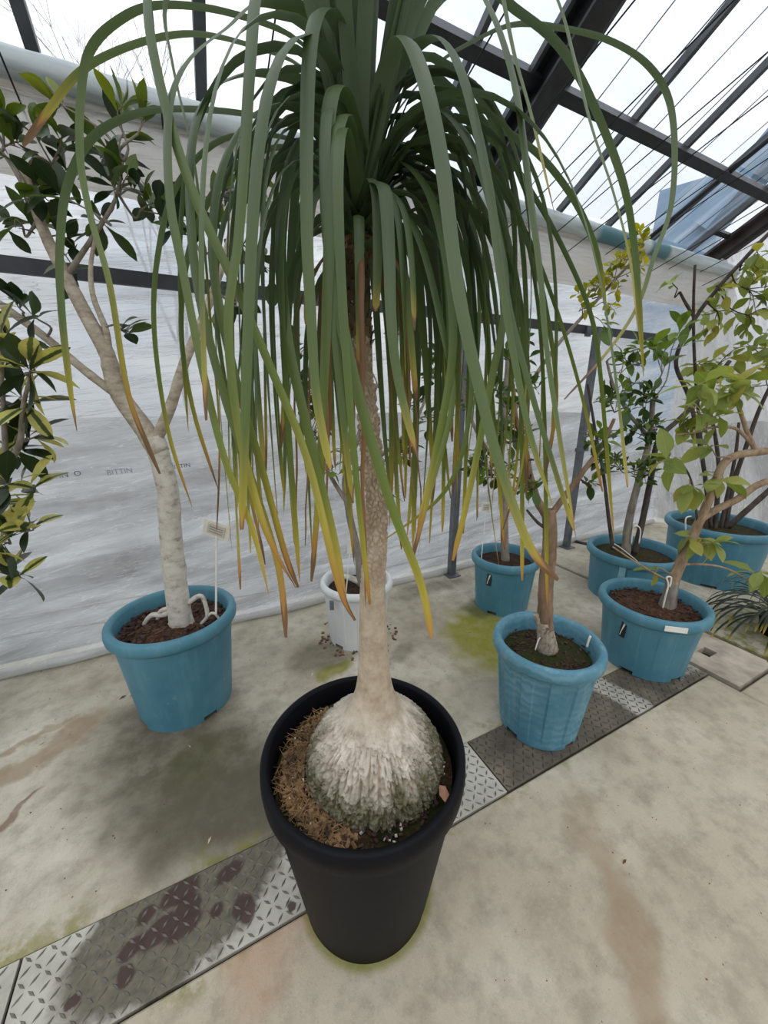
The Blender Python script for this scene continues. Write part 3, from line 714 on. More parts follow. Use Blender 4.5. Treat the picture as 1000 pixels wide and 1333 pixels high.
for z in zl:
    r0 = sum(prof_r(min(1.61, max(.361, z + k * .005))) for k in range(-3, 4)) / 7; c = axis(z); kb = max(0, min(1, (.585 - z) / .07)); ku = max(0, min(1, (z - .78) / .25)); sa_ = arc(z)
    for i in range(N):
        a = 2 * math.pi * i / N; ca, sa = math.cos(a), math.sin(a)
        ww = .5 * noise.noise(Vector((ca * 3, sa * 3, z * 14)))
        q = Vector((ca * 15 + ww, sa * 15 + ww, sa_ * 21 + .8 * noise.noise(Vector((ca * 5, sa * 5, z * 30)))))
        cr_ = 1.0; d = 0.0
        if kb > 0:
            ds = noise.voronoi(q)[0]; e = ds[1] - ds[0]; k1 = max(0, 1 - e / .17)
            ds2 = noise.voronoi(q * 2.1 + Vector((3, 1, 5)))[0]; k2 = max(0, 1 - (ds2[1] - ds2[0]) / .18) * .55
            k = max(k1, k2) * kb; d -= .013 * k; d += kb * .0035 * noise.noise(q * .9) + kb * .002 * noise.noise(q * 3.1); cr_ = 1 - k
        if ku > 0:
            ds = noise.voronoi(Vector((ca * 2.0, sa * 2.0, z * 92 + .9 * noise.noise(Vector((ca * 2, sa * 2, z * 20))))))[0]; e = ds[1] - ds[0]; k = max(0, 1 - e / (.16 + .22 * ku)) * ku; d -= .0055 * k; cr_ = min(cr_, 1 - .8 * k)
        if ku < 1 and kb < 1:
            s_ = max(0, noise.noise(Vector((ca * 4, sa * 4, z * 60)))) ; cr_ = min(cr_, 1 - .55 * s_ * (1 - kb))
        r = r0 + d; v.append(c + Vector((r * ca, r * sa, 0)) - B); crk.append(cr_)
        mos.append(max(0, min(1, (.526 + .045 * noise.noise(Vector((ca * 4, sa * 4, 3))) + .035 * max(0, sa * -.2 + ca * .8) - z) / .06)))
for k in range(len(zl) - 1):
    for i in range(N): j = (i + 1) % N; f.append((k * N + i, k * N + j, k * N + N + j, k * N + N + i))
t = NT('palm_bark'); bs = t.new('ShaderNodeSeparateColor'); t.link(t.new('ShaderNodeAttribute', attribute_name='bark').outputs['Color'], bs.inputs[0]); at = bs.outputs[0]; am = bs.outputs[1]
o_ = t.objc(); n1 = t.noise(26, 6, o_, .65); n2 = t.noise(120, 4, o_, .7); sz = t.new('ShaderNodeSeparateXYZ'); t.link(o_, sz.inputs[0])
plt_ = t.ramp(n1, [(.28, srgb(158, 146, 130)), (.5, srgb(196, 186, 171)), (.72, srgb(220, 212, 200))])
stem = t.ramp(n1, [(.3, srgb(156, 138, 116)), (.5, srgb(182, 166, 144)), (.7, srgb(200, 186, 166))])
c = t.mix(t.rng(sz.outputs['Z'], .54, .62), plt_, stem)
c = t.mix(t.rng(at, .78, .22, 0, .55), c, srgb(140, 118, 94))
c = t.mix(t.rng(n2, .60, .75, 0, .35), c, srgb(112, 98, 80))
c = t.mix(t.math('MULTIPLY', am, t.rng(n2, .3, .6, .55, .95)), c, srgb(66, 64, 28))
t.color(c); t.set(.85, 0, .2); t.bump(n2, .4, .002); M_PALMB = t.m
me = mesh('trunk', v, f, M_PALMB)
a_ = me.attributes.new('bark', 'FLOAT_COLOR', 'POINT'); a_.data.foreach_set('color', [q for k in range(len(crk)) for q in (crk[k], mos[k], 0.0, 1.0)])
trunk = obj('trunk', me, palm)
# soil litter
chips(palm, soil, .200, zs, 700, M_CHIP, .010, 'bark_litter', .14, (1.7, 4.2), .4)
chips(palm, soil, .200, zs, 420, M_CHIPD, .009, 'dark_litter', .14)
chips(palm, soil, .200, zs + .002, 50, M_PERL, .005, 'perlite_grains', .145, None, .9)
m = MB()
for _ in range(420):
    a = random.uniform(1.7, 4.1); r = random.uniform(.15, .202); p = B + Vector((r * math.cos(a), r * math.sin(a), zs + .008)); d = rv(.022); d.z = abs(d.z) * .4
    m.tube([p - d, p + rv(.004) + Vector((0, 0, .003)), p + d], .0007, 3)
o = m.build('coir_fibres', M_FIBRE, soil); o['kind'] = 'stuff'
lf = G(579, 1037, zs + .018); mm = MB().add([lf + Vector(q) for q in ((-.006, -.018, 0), (.008, -.008, .006), (.010, .012, .010), (0, .022, .008), (-.010, .006, .004), (0, 0, .010))], [(0, 1, 5), (1, 2, 5), (2, 3, 5), (3, 4, 5), (4, 0, 5)])
tag(mm.build('dry_leaf_scrap', simple('dry_leaf_pinkish', srgb(178, 132, 108), .8), None, False, lf), 'small pinkish dry leaf scrap on the soil of the black pot', 'leaf')

# ---- palm leaves
def palm_leaf_mat(name, base, mid, y0, tipc=(srgb(190, 172, 60), srgb(196, 132, 60), srgb(128, 82, 52)), lite=.25):
    t = NT(name); uv = t.new('ShaderNodeTexCoord').outputs['UV']; s = t.new('ShaderNodeSeparateXYZ'); t.link(uv, s.inputs[0]); rnd = t.new('ShaderNodeObjectInfo').outputs['Random']
    sh = t.math('ADD', s.outputs['Y'], t.math('MULTIPLY', t.math('SUBTRACT', rnd, .5), .10))
    st = t.mapping(uv, scale=(9, .5, 1)); n1 = t.noise(6, 3, st, .6)
    ed = t.math('ABSOLUTE', t.math('SUBTRACT', s.outputs['X'], .5))
    sh = t.math('ADD', sh, t.math('MULTIPLY', ed, .06))
    c = t.ramp(sh, [(0, base), (.40, base), (y0 - .09, mid), (y0 + .045, tipc[0]), (.984, tipc[1]), (1.0, tipc[2])])
    c = t.mix(t.rng(n1, .35, .65, 0, .30), c, tuple(x * .55 for x in base[:3]) + (1,))
    c = t.mix(t.rng(rnd, 0, 1, .0, lite), c, srgb(104, 118, 88))
    t.color(c); t.set(.42, 0, .45)
    wv = t.math('SINE', t.math('MULTIPLY', s.outputs['X'], 60)); t.bump(wv, .10, .001)
    tr = t.new('ShaderNodeBsdfTranslucent'); hs = t.new('ShaderNodeHueSaturation'); hs.inputs['Saturation'].default_value = 1.0; hs.inputs['Value'].default_value = 1.5; t.link(c, hs.inputs['Color']); t.link(hs.outputs[0], tr.inputs['Color'])
    mx = t.new('ShaderNodeMixShader'); mx.inputs[0].default_value = .22; t.link(t.p.outputs[0], mx.inputs[1]); t.link(tr.outputs[0], mx.inputs[2]); t.link(mx.outputs[0], t.out.inputs['Surface']); return t.m
M_PL1 = palm_leaf_mat('palm_leaf_green', srgb(80, 98, 66), srgb(100, 118, 58), .925)
M_PL0 = palm_leaf_mat('palm_leaf_young', srgb(74, 92, 60), srgb(84, 102, 58), .97)
M_PL2 = palm_leaf_mat('palm_leaf_old', srgb(78, 98, 56), srgb(116, 132, 48), .87)
M_PL3 = palm_leaf_mat('palm_leaf_dead', srgb(132, 92, 60), srgb(152, 108, 70), .6, (srgb(168, 124, 84), srgb(150, 104, 70), srgb(120, 84, 58)))
def ribbon(pts, width, mat, radial, twist=0.0, chan=.22, taper=.48):
    blunt = random.random() < .6
    pts = [Vector(p) for p in pts]; n = len(pts); v = []; f = []; uv = []
    w0 = Vector((0, 0, 1)).cross(radial).normalized()
    L = [0]
    for a, b in zip(pts[:-1], pts[1:]): L.append(L[-1] + (b - a).length)
    tot = L[-1]
    for i, p in enumerate(pts):
        s = L[i] / tot; t = (pts[min(i + 1, n - 1)] - pts[max(i - 1, 0)]).normalized()
        w = (w0 - t * w0.dot(t)).normalized(); nn = w.cross(t)
        a = twist * s * s; w, nn = w * math.cos(a) + nn * math.sin(a), nn * math.cos(a) - w * math.sin(a)
        if s < .12: wd = width * (1.25 - .25 * s / .12)
        else: wd = width * (1 - (1 - taper) * ((s - .12) / .88) ** 1.2)
        if blunt: wd *= 1 if s < .975 else max(.45, 1 - (s - .975) / .025 * .55)
        elif s > .90: wd *= max(.10, 1 - ((s - .90) / .10) ** 1.6 * .9)
        h = wd / 2
        for k, (q, z) in enumerate(((-1, chan), (-.5, chan * .32), (0, 0), (.5, chan * .32), (1, chan))):
            v.append(p + w * (h * q) + nn * (h * z)); uv.append((k / 4, s))
    for i in range(n - 1):
        for k in range(4): a = i * 5 + k; f.append((a, a + 1, a + 6, a + 5))
    o = Vector(palm.location); me = mesh('leaf', [p - o for p in v], f, mat); u = me.uv_layers.new(name='UVMap')
    for lp in me.loops: u.data[lp.index].uv = uv[lp.vertex_index]
    return obj('leaf', me, palm)
CX = Vector((.286, .650, 0))
def traced(px, width, mat=None, twist=0.0):
    pts = [PD(q[0], q[1], q[2] * 1.11) for q in px]; sp = smooth_path(pts, 6)
    m_ = pts[len(pts) // 2] - CX; m_.z = 0
    if m_.length < .05: m_ = Vector((-.3, -.6, 0))
    ribbon(sp, width * 1.15, mat or M_PL1, ((m_.normalized() * .5 - CX.normalized() * .6) if m_.dot(CX) < -.02 else m_).normalized(), twist)
T = traced
T([(474, 190, .53), (400, 90, .57), (320, 55, .62), (245, 42, .66), (170, 58, .69), (105, 92, .70), (62, 145, .70), (30, 190, .69)], .020)
T([(474, 185, .53), (400, 60, .55), (300, 15, .58), (205, 5, .60), (150, 28, .61), (115, 68, .61), (104, 130, .61), (104, 210, .60), (118, 285, .59), (142, 370, .57), (165, 507, .55), (189, 574, .54), (208, 617, .53)], .016, M_PL2)
T([(472, 230, .54), (420, 175, .57), (330, 148, .60), (240, 140, .62), (175, 147, .63), (118, 180, .63), (86, 245, .63), (77, 330, .62), (80, 410, .61), (90, 500, .60), (100, 561, .59)], .018)
T([(476, 190, .52), (430, 40, .50), (345, 0, .48), (290, 38, .47), (245, 75, .46), (222, 120, .45), (216, 180, .45), (220, 265, .45), (236, 350, .45), (262, 480, .45), (292, 600, .45), (328, 690, .45), (350, 775, .45)], .020, M_PL2)
T([(474, 210, .53), (420, 120, .52), (350, 93, .50), (300, 100, .49), (265, 128, .48), (248, 185, .47), (246, 280, .47), (258, 385, .47), (292, 520, .47), (332, 640, .47), (362, 740, .47), (372, 830, .47)], .020, M_PL2)
T([(478, 190, .52), (400, -40, .50), (280, -95, .48), (205, -50, .46), (190, 10, .45), (212, 130, .45), (250, 250, .45), (300, 360, .45), (352, 480, .45), (400, 600, .45), (440, 760, .44), (462, 808, .44)], .018, M_PL2)
T([(478, 195, .52), (430, -10, .49), (370, -60, .47), (335, -20, .45), (325, 70, .44), (317, 200, .44), (309, 310, .44), (296, 420, .44), (310, 560, .45), (345, 690, .45), (385, 765, .45)], .020, M_PL2)
T([(477, 200, .515), (462, 110, .48), (440, 30, .44), (418, 10, .42), (404, 50, .41), (399, 150, .41), (399, 300, .41), (405, 420, .42), (412, 520, .43), (430, 610, .43)], .018)
T([(476, 235, .53), (462, 165, .48), (447, 116, .44), (432, 120, .42), (424, 200, .42), (430, 330, .43), (452, 455, .44), (475, 545, .45), (510, 660, .46), (548, 760, .47), (562, 830, .47)], .017, M_PL2)
T([(480, 195, .515), (497, 110, .47), (513, 60, .44), (527, 46, .42), (543, 70, .41), (561, 130, .40), (578, 220, .40), (590, 320, .40), (602, 400, .40), (624, 500, .41), (650, 600, .42), (690, 710, .43), (727, 755, .44)], .020)
T([(482, 195, .52), (520, 90, .49), (550, 52, .47), (578, 50, .45), (602, 92, .44), (622, 165, .44), (640, 255, .44), (652, 350, .44), (668, 450, .45), (690, 560, .46), (720, 660, .47)], .018)
T([(480, 270, .53), (482, 245, .50), (492, 236, .48), (502, 250, .46), (507, 330, .46), (510, 420, .46), (520, 500, .47), (545, 600, .48)], .017)
T([(482, 230, .53), (530, 160, .51), (572, 143, .49), (604, 172, .48), (632, 235, .47), (650, 310, .47), (664, 400, .47), (690, 500, .47), (720, 600, .47), (748, 690, .48)], .017)
T([(483, 190, .52), (560, -40, .50), (620, -80, .48), (648, -40, .47), (657, 0, .46), (671, 70, .46), (695, 157, .46), (722, 277, .46)], .015)
T([(483, 190, .52), (560, 20, .54), (620, -25, .56), (671, 10, .57), (720, 49, .58), (756, 100, .58), (790, 175, .58), (814, 245, .57), (826, 315, .57), (833, 400, .56), (838, 490, .56)], .017)
T([(483, 185, .52), (600, -60, .50), (690, -70, .48), (728, 0, .47), (748, 70, .47), (772, 165, .47), (800, 250, .48), (822, 340, .48), (830, 430, .48)], .016)
T([(482, 190, .53), (560, 90, .56), (620, 50, .58), (672, 30, .60), (730, 35, .62), (790, 50, .63), (840, 80, .64), (870, 125, .64), (879, 190, .63), (874, 270, .62), (852, 335, .61), (830, 400, .60), (790, 460, .59), (735, 520, .58)], .013)
T([(482, 220, .54), (550, 160, .57), (620, 155, .60), (690, 190, .61), (742, 250, .61), (775, 320, .60), (790, 400, .59)], .016)
T([(482, 240, .54), (560, 170, .55), (640, 180, .56), (700, 260, .56), (745, 345, .56), (772, 415, .56), (784, 500, .55), (800, 705, .54)], .016, M_PL2)
T([(482, 245, .54), (550, 190, .54), (620, 200, .54), (680, 290, .54), (725, 400, .53), (760, 520, .53), (785, 640, .52)], .016, M_PL2)
T([(470, 250, .54), (400, 200, .57), (330, 220, .59), (290, 290, .60), (280, 400, .59), (300, 540, .57), (335, 690, .55), (345, 735, .55)], .017, M_PL2)
T([(468, 240, .54), (380, 180, .58), (290, 180, .61), (230, 240, .62), (205, 330, .61), (200, 430, .60), (218, 560, .58), (250, 660, .56)], .014, M_PL2)
T([(476, 190, .52), (350, -60, .55), (260, -60, .55), (215, 0, .54), (225, 90, .53), (250, 200, .52), (265, 320, .52), (275, 440, .52), (285, 560, .52), (282, 690, .52)], .012, M_PL2)
T([(484, 300, .54), (520, 270, .54), (550, 320, .53), (575, 420, .52), (590, 520, .51), (560, 640, .50), (535, 735, .50)], .013, M_PL2)
T([(484, 300, .54), (530, 280, .56), (580, 330, .56), (610, 430, .55), (612, 540, .54), (580, 640, .53), (490, 710, .52)], .013, M_PL2)
T([(478, 185, .52), (560, -30, .47), (600, -40, .45), (640, 10, .44), (672, 110, .44), (690, 240, .44), (705, 360, .44), (715, 470, .45), (750, 700, .47)], .016)
T([(470, 240, .54), (410, 150, .52), (340, 140, .50), (290, 210, .49), (275, 330, .48), (300, 470, .47), (340, 610, .47), (370, 720, .47), (388, 765, .47)], .019, M_PL2)
T([(472, 240, .54), (430, 170, .51), (385, 190, .49), (365, 300, .48), (372, 430, .48), (400, 560, .48), (432, 690, .48), (452, 790, .48)], .018, M_PL2)
T([(482, 235, .54), (540, 150, .53), (600, 160, .52), (640, 260, .51), (660, 380, .50), (640, 500, .50), (612, 640, .49), (590, 730, .49)], .018, M_PL2)
T([(482, 240, .54), (545, 180, .56), (610, 190, .57), (655, 280, .57), (680, 390, .56), (690, 500, .55), (680, 610, .54), (655, 690, .54)], .017, M_PL2)
T([(480, 250, .54), (520, 210, .53), (560, 250, .52), (585, 350, .51), (590, 460, .51), (570, 580, .50), (545, 690, .50)], .018, M_PL2)
T([(482, 245, .55), (560, 200, .58), (640, 230, .60), (690, 320, .60), (715, 420, .59), (725, 520, .58), (710, 620, .57)], .016, M_PL2)
T([(466, 250, .55), (380, 190, .59), (300, 220, .61), (250, 310, .61), (235, 420, .60), (250, 530, .59), (285, 640, .58)], .015, M_PL2)
# generated leaves fill the rest of the rosette
rs = random.getstate(); random.seed(21)
tocam = (Vector((0, 0, 0)) - CX).normalized()
def grow_leaf(az, e0, L, kk, rmax, zmin, mat, z0, width, tries=16, dmin=.37):
    for attempt in range(tries):
        out = Vector((math.cos(az), math.sin(az), 0)); side = Vector((-out.y, out.x, 0)); c = axis(min(z0, 1.53)); p = Vector((c.x, c.y, z0)) + out * .013
        pts = [p.copy()]; n = 26; sway = random.uniform(-.55, .55); k_ = kk + .28 * attempt; s0 = random.uniform(.06, .16); ok = True; Lq = L * (1 - .02 * attempt); wig = random.uniform(-.16, .16); emax = R(random.uniform(70, 89))
        for k in range(n):
            s = (k + 1) / n; dr = max(0, (s - s0) / (1 - s0))
            e = e0 - (e0 + emax) * (1 - math.exp(-k_ * 1.9 * dr ** 1.15)); a = sway * s
            o_ = out * math.cos(a) + side * math.sin(a)
            p = p + (o_ * math.cos(e) + Vector((0, 0, 1)) * math.sin(e) + side * wig * s) * (Lq / n); pts.append(p.copy())
            if (depth(p) < dmin and p.z > .5) or p.z < zmin or (p - CX).xy.length > rmax: ok = False
        if ok: break
        az += .06
    if ok: ribbon(pts, width, mat, out, random.uniform(-1.0, 1.0))
NG = 165
for i in range(NG):
    fr = (i / NG) ** 1.2; az = i * 2.39996 + random.uniform(-.2, .2); z0 = 1.575 - .10 * fr
    fc = Vector((math.cos(az), math.sin(az), 0)).dot(tocam); w = random.uniform(.015, .0205); mat = M_PL1 if fr < .55 else M_PL2
    if fc > .55:
        if fr < .36: grow_leaf(az, R(random.uniform(66, 87)), random.uniform(.50, .62), random.uniform(.02, .06), .4, .5, M_PL0, z0, .022, 4, .26)
        elif i % 3 == 0: grow_leaf(az, R(random.uniform(-5, 55)), random.uniform(.28, .55), 2.4, random.uniform(.09, .17), .9, mat, z0, w, 16, .35)
        continue
    fl = Vector((math.cos(az), math.sin(az), 0)).dot(-RT)
    if fl > .2 and fr > .2 and i % 3 == 0: continue
    grow_leaf(az, R(86 - 100 * fr ** 1.15 + random.uniform(-7, 7)), random.uniform(.82, 1.12), random.uniform(1.35, 2.0), random.uniform(.18, .44 if fl < .2 else .33) * (1 - .4 * max(0, fr - .55) / .45), random.uniform(.76, 1.12), mat, z0, w)
# long trailing leaves, to both sides of the trunk
azr = math.atan2(RT.y, RT.x)
for i in range(46):
    sgn = 0 if i % 6 < 4 else math.pi
    az = azr + sgn + random.uniform(-.75, .6) * (1 if sgn == 0 else -1)
    grow_leaf(az, R(random.uniform(25, 75)), random.uniform(.95, 1.25), random.uniform(1.5, 2.2), random.uniform(.18, .38 if sgn == 0 else .26), random.uniform(.62, .88), M_PL2, random.uniform(1.50, 1.56), random.uniform(.013, .019))
# dry leaves hanging against the trunk
for i in range(12):
    az = i * 2.4 + 1; out = Vector((math.cos(az), math.sin(az), 0)); p = Vector((axis(1.50).x, axis(1.50).y, 1.50)) + out * .018; pts = [p.copy()]; L = random.uniform(.35, .62)
    for k in range(16):
        s = (k + 1) / 16; e = R(-20) - R(66) * min(1, s * 3.2); p = p + (out * math.cos(e) + Vector((0, 0, 1)) * math.sin(e) + rv(.08)) * (L / 16); pts.append(p.copy())
    ribbon(pts, random.uniform(.007, .012), M_PL3, out, random.uniform(-2, 2), .5)
random.setstate(rs)
# frayed leaf-base collar on the upper trunk
m = MB()
for i in range(70):
    a = i * 2.4; z = 1.34 + .12 * (i / 70); c = axis(z); o_ = Vector((math.cos(a), math.sin(a), 0)); q = Vector((-o_.y, o_.x, 0)); p = c + o_ * .017
    m.add([p - q * .009, p + q * .009, p + o_ * .006 + q * .006 + Vector((0, 0, .022)), p + o_ * .006 - q * .006 + Vector((0, 0, .022))], [(0, 1, 2, 3)])
m.build('leaf_base_collar', simple('leaf_base_brown', srgb(96, 84, 60), .9, var=.25), trunk)

# ================================================================ OTHER POTTED PLANTS
FIC = leaf_mat('fig_leaf', [srgb(36, 50, 28), srgb(46, 62, 32), srgb(56, 74, 36), srgb(96, 116, 48)], .3, .22)
FICY = leaf_mat('fig_leaf_young', [srgb(78, 96, 40), srgb(100, 116, 46), srgb(134, 142, 56)], .3, .28)
VAR = leaf_mat('variegated_fig_leaf', [srgb(40, 54, 32), srgb(50, 64, 36), srgb(72, 88, 44), srgb(104, 116, 48)], .3, .25, varieg=srgb(206, 200, 116))
CIT = leaf_mat('citrus_leaf', [srgb(48, 68, 30), srgb(62, 84, 36), srgb(82, 104, 42), srgb(112, 132, 52)], .35, .3)
CITB = leaf_mat('citrus_leaf_bright', [srgb(88, 112, 48), srgb(108, 132, 58), srgb(128, 146, 66)], .35, .32)
YEL = leaf_mat('yellow_green_leaf', [srgb(136, 140, 40), srgb(164, 160, 48), srgb(196, 180, 52), srgb(120, 132, 44)], .4, .4)
PAL = leaf_mat('pale_broad_leaf', [srgb(122, 136, 66), srgb(142, 154, 82), srgb(160, 168, 98), srgb(166, 160, 78)], .5, .38)
fig = [leaf_mesh('leaf_fig', FIC, .105, .042, .10), leaf_mesh('leaf_fig', FIC, .095, .046, .2), leaf_mesh('leaf_fig', FIC, .085, .038, .05, .3)]
figy = [leaf_mesh('leaf_fig_young', FICY, .085, .034, .05, .35)]
var_ = [leaf_mesh('leaf_variegated', VAR, .115, .045, .12), leaf_mesh('leaf_variegated', VAR, .10, .048, .2), leaf_mesh('leaf_variegated', VAR, .12, .042, .05, .3)]
cit = [leaf_mesh('leaf_citrus', CIT, .085, .038, .12), leaf_mesh('leaf_citrus', CIT, .07, .034, .25), leaf_mesh('leaf_citrus', CIT, .075, .03, .1, .35)]
citb = [leaf_mesh('leaf_citrus_bright', CITB, .12, .052, .15), leaf_mesh('leaf_citrus_bright', CITB, .10, .045, .2)]
yel = [leaf_mesh('leaf_yellow', YEL, .055, .028, .12), leaf_mesh('leaf_yellow', YEL, .045, .026, .2)]
pal = [leaf_mesh('leaf_pale', PAL, .120, .064, .28, .12, .8, wave=.03), leaf_mesh('leaf_pale', PAL, .105, .06, .35, .15, .8, wave=.04), leaf_mesh('leaf_pale', PAL, .09, .045, .2, .2, .9)]

# ---- white-barked fig
p0 = G(245, 909)
fg = thing('potted_fig_tree', p0, 'pale-barked fig tree with bare roots in blue pot against the film wall', 'potted plant')
pot(fg, .238, .430, .178, M_POT, M_POT, M_SOILB, .065, 0); fsoil = [c for c in fg.children if c.name.startswith('soil')][0]
chips(fg, fsoil, .20, .430 - .065, 420, M_CHIPD, .020, 'bark_chips', .03)
tk = limb(fg, 'trunk', [(238, 822), (233, 790), (228, 750), (222, 690), (219, 640), (208, 595), (200, 568)], (29, 25), M_BK_FIGW, knots=14)
fl_ = limb(fg, 'branch', [(208, 590), (186, 556), (160, 520), (147, 490), (139, 460), (112, 410), (86, 360), (62, 312), (45, 268), (32, 225)], (26, 10), M_BK_FIG, knots=8)
f2 = limb(fg, 'branch', [(152, 514), (110, 482), (60, 440), (0, 396), (-45, 368)], (11, 9), M_BK_FIG)
f3 = limb(fg, 'branch', [(142, 466), (138, 430), (122, 388), (118, 350), (124, 310)], (9, 4), M_BK_FIG)
f4 = limb(fg, 'branch', [(204, 572), (224, 524), (240, 472), (262, 420), (282, 368), (298, 315), (312, 255)], (15, 7), M_BK_FIG, knots=4)
f5 = limb(fg, 'branch', [(86, 360), (120, 310), (150, 260), (160, 210)], (7, 3), M_BK_GREY)
f6 = limb(fg, 'branch', [(45, 268), (15, 215), (-5, 190)], (7, 3), M_BK_GREY)
for px, w in (([(232, 792), (212, 800), (196, 802), (182, 822)], (9, 5)), ([(236, 800), (222, 812), (210, 825)], (8, 4)), ([(245, 785), (262, 776), (270, 800), (262, 812)], (7, 4)), ([(240, 795), (250, 812), (252, 828)], (10, 6)), ([(262, 812), (276, 798), (286, 806)], (4, 3)), ([(230, 790), (210, 795), (205, 806)], (7, 4)), ([(190, 820), (178, 816), (172, 824)], (4, 3))):
    limb(fg, 'root', px, w, M_BK_FIGW)
foliage(fg, [fl_, f2, f3, f4, f5, f6], [(42, 250, 45, 22, 0), (95, 205, 45, 22, .05), (150, 190, 40, 18, .05), (60, 320, 48, 20, .1), (160, 255, 45, 22, 0), (205, 290, 45, 20, .1), (250, 330, 40, 14, .1), (158, 422, 16, 8, 0), (310, 230, 45, 20, .05), (5, 190, 28, 9, 0), (28, 400, 14, 5, -.05), (50, 412, 10, 5, -.05), (270, 260, 45, 16, .15), (20, 300, 30, 9, .05), (330, 330, 40, 14, .15), (320, 400, 30, 10, .15), (110, 270, 40, 14, -.05)], fig, M_BK_GREY, 6, .7, .25)
foliage(fg, [fl_, f5, f4, f6], [(72, 128, 22, 9, 0), (155, 145, 24, 9, 0), (185, 165, 16, 6, 0), (5, 150, 14, 4, 0)], figy, M_BK_GREY, 6, .5, .5)

# ---- variegated fig at the frame's left
vb = G(-150, 985)
vp = PD(-200, 760, 1.25); vb = Vector((vp.x, vp.y, 0))
vf = thing('potted_variegated_fig', vb, 'variegated rubber fig with cream-edged leaves beside the film wall', 'potted plant')
pot(vf, .19, .34, .14, M_POT, M_POT, M_SOIL, .05)
vt = limb(vf, 'trunk', [(-192, 940), (-170, 860), (-120, 770), (-48, 700)], (16, 13), M_BK_GREY)
v1 = limb(vf, 'branch', [(-48, 700), (-20, 650), (8, 610), (26, 575), (30, 530), (40, 490)], (11, 4), M_BK_GREY)
v2 = limb(vf, 'branch', [(-48, 700), (-20, 690), (10, 690), (38, 690)], (9, 4), M_BK_GREY)
v3 = limb(vf, 'branch', [(8, 610), (5, 540), (2, 470), (8, 430)], (7, 3), M_BK_GREY)
foliage(vf, [vt, v1, v2, v3], [(52, 480, 22, 14, 0), (25, 520, 26, 14, 0), (36, 575, 22, 12, .02), (18, 640, 26, 14, -.02), (48, 690, 24, 16, 0), (15, 720, 26, 14, 0), (5, 450, 22, 12, 0), (10, 590, 26, 10, .05), (-15, 520, 26, 10, 0), (-20, 660, 30, 12, 0), (5, 755, 22, 8, 0)], var_, M_BK_GREY, 7, .75, .2)

# ---- white pot behind the palm
wb = G(466, 826)
wp = thing('potted_citrus', wb, 'small citrus tree in a white fluted pot behind the palm trunk', 'potted plant')
pot(wp, .193, .345, .150, M_WHITE, M_WHITE, M_SOIL, .055, 16, .025, lip=.045)
w1 = limb(wp, 'trunk', [(470, 762), (466, 720), (455, 670), (450, 620), (470, 560), (490, 500)], (11, 6), M_BK_GREY)
w2 = limb(wp, 'branch', [(455, 660), (425, 610), (405, 560), (400, 510)], (6, 3), M_BK_GREY); w3 = limb(wp, 'branch', [(450, 620), (500, 590), (540, 550), (560, 500)], (6, 3), M_BK_GREY)
limb(wp, 'root', [(470, 758), (455, 752), (444, 750), (440, 756)], (9, 5), M_BK_FIGW)
foliage(wp, [w1, w2, w3], [(405, 560, 34, 34, .05), (420, 500, 36, 30, .05), (400, 450, 30, 20, .05), (525, 600, 26, 26, 0), (548, 545, 34, 36, .05), (560, 480, 34, 34, .05), (430, 610, 24, 12, 0), (480, 470, 40, 18, .1), (540, 430, 34, 18, .1), (510, 640, 18, 8, -.02)], cit, M_BK_GREY, 7)
MB().box(PV(432, 788, wb, -.182) , (.006, .02, .05), R(60)).build('barcode_label', simple('grey_label', srgb(92, 98, 108), .6, var=.3, scale=90), wp)

# ---- blue pot, far middle: slim citrus
sb = G(652, 786)
sc_ = thing('potted_citrus', sb, 'slim-stemmed citrus in blue pot with black tag, beside mossy concrete', 'potted plant')
pot(sc_, .203, .345, .158, M_POT, M_POT, M_SOIL, .055, 16, .018)
s1 = limb(sc_, 'trunk', [(658, 730), (657, 700), (656, 660), (652, 610), (655, 560), (660, 490), (665, 420)], (11, 6), M_BK_GREY)
s2 = limb(sc_, 'branch', [(652, 610), (625, 570), (605, 520), (600, 460)], (6, 3), M_BK_GREY); s3 = limb(sc_, 'branch', [(655, 560), (690, 500), (725, 450), (765, 405), (800, 365), (838, 325)], (6, 3), M_BK_GREY)
foliage(sc_, [s1, s2], [(625, 585, 34, 22, -.05), (600, 610, 24, 16, -.05), (640, 520, 36, 20, 0), (600, 520, 32, 16, 0), (670, 450, 30, 8, .05), (610, 440, 34, 10, .05), (640, 620, 26, 14, .05), (580, 470, 26, 6, .05)], cit, M_BK_GREY, 7)
foliage(sc_, [s3], [(800, 362, 32, 48, 0), (770, 375, 26, 32, 0), (838, 318, 24, 34, 0), (815, 335, 26, 36, 0), (750, 400, 24, 20, 0), (790, 395, 22, 12, -.05)], yel, M_BK_BROWN, 8, .7, .2, .002)
foliage(sc_, [s3], [(783, 418, 12, 5, 0)], citb, M_BK_BROWN, 5, .6, -.2, .002)

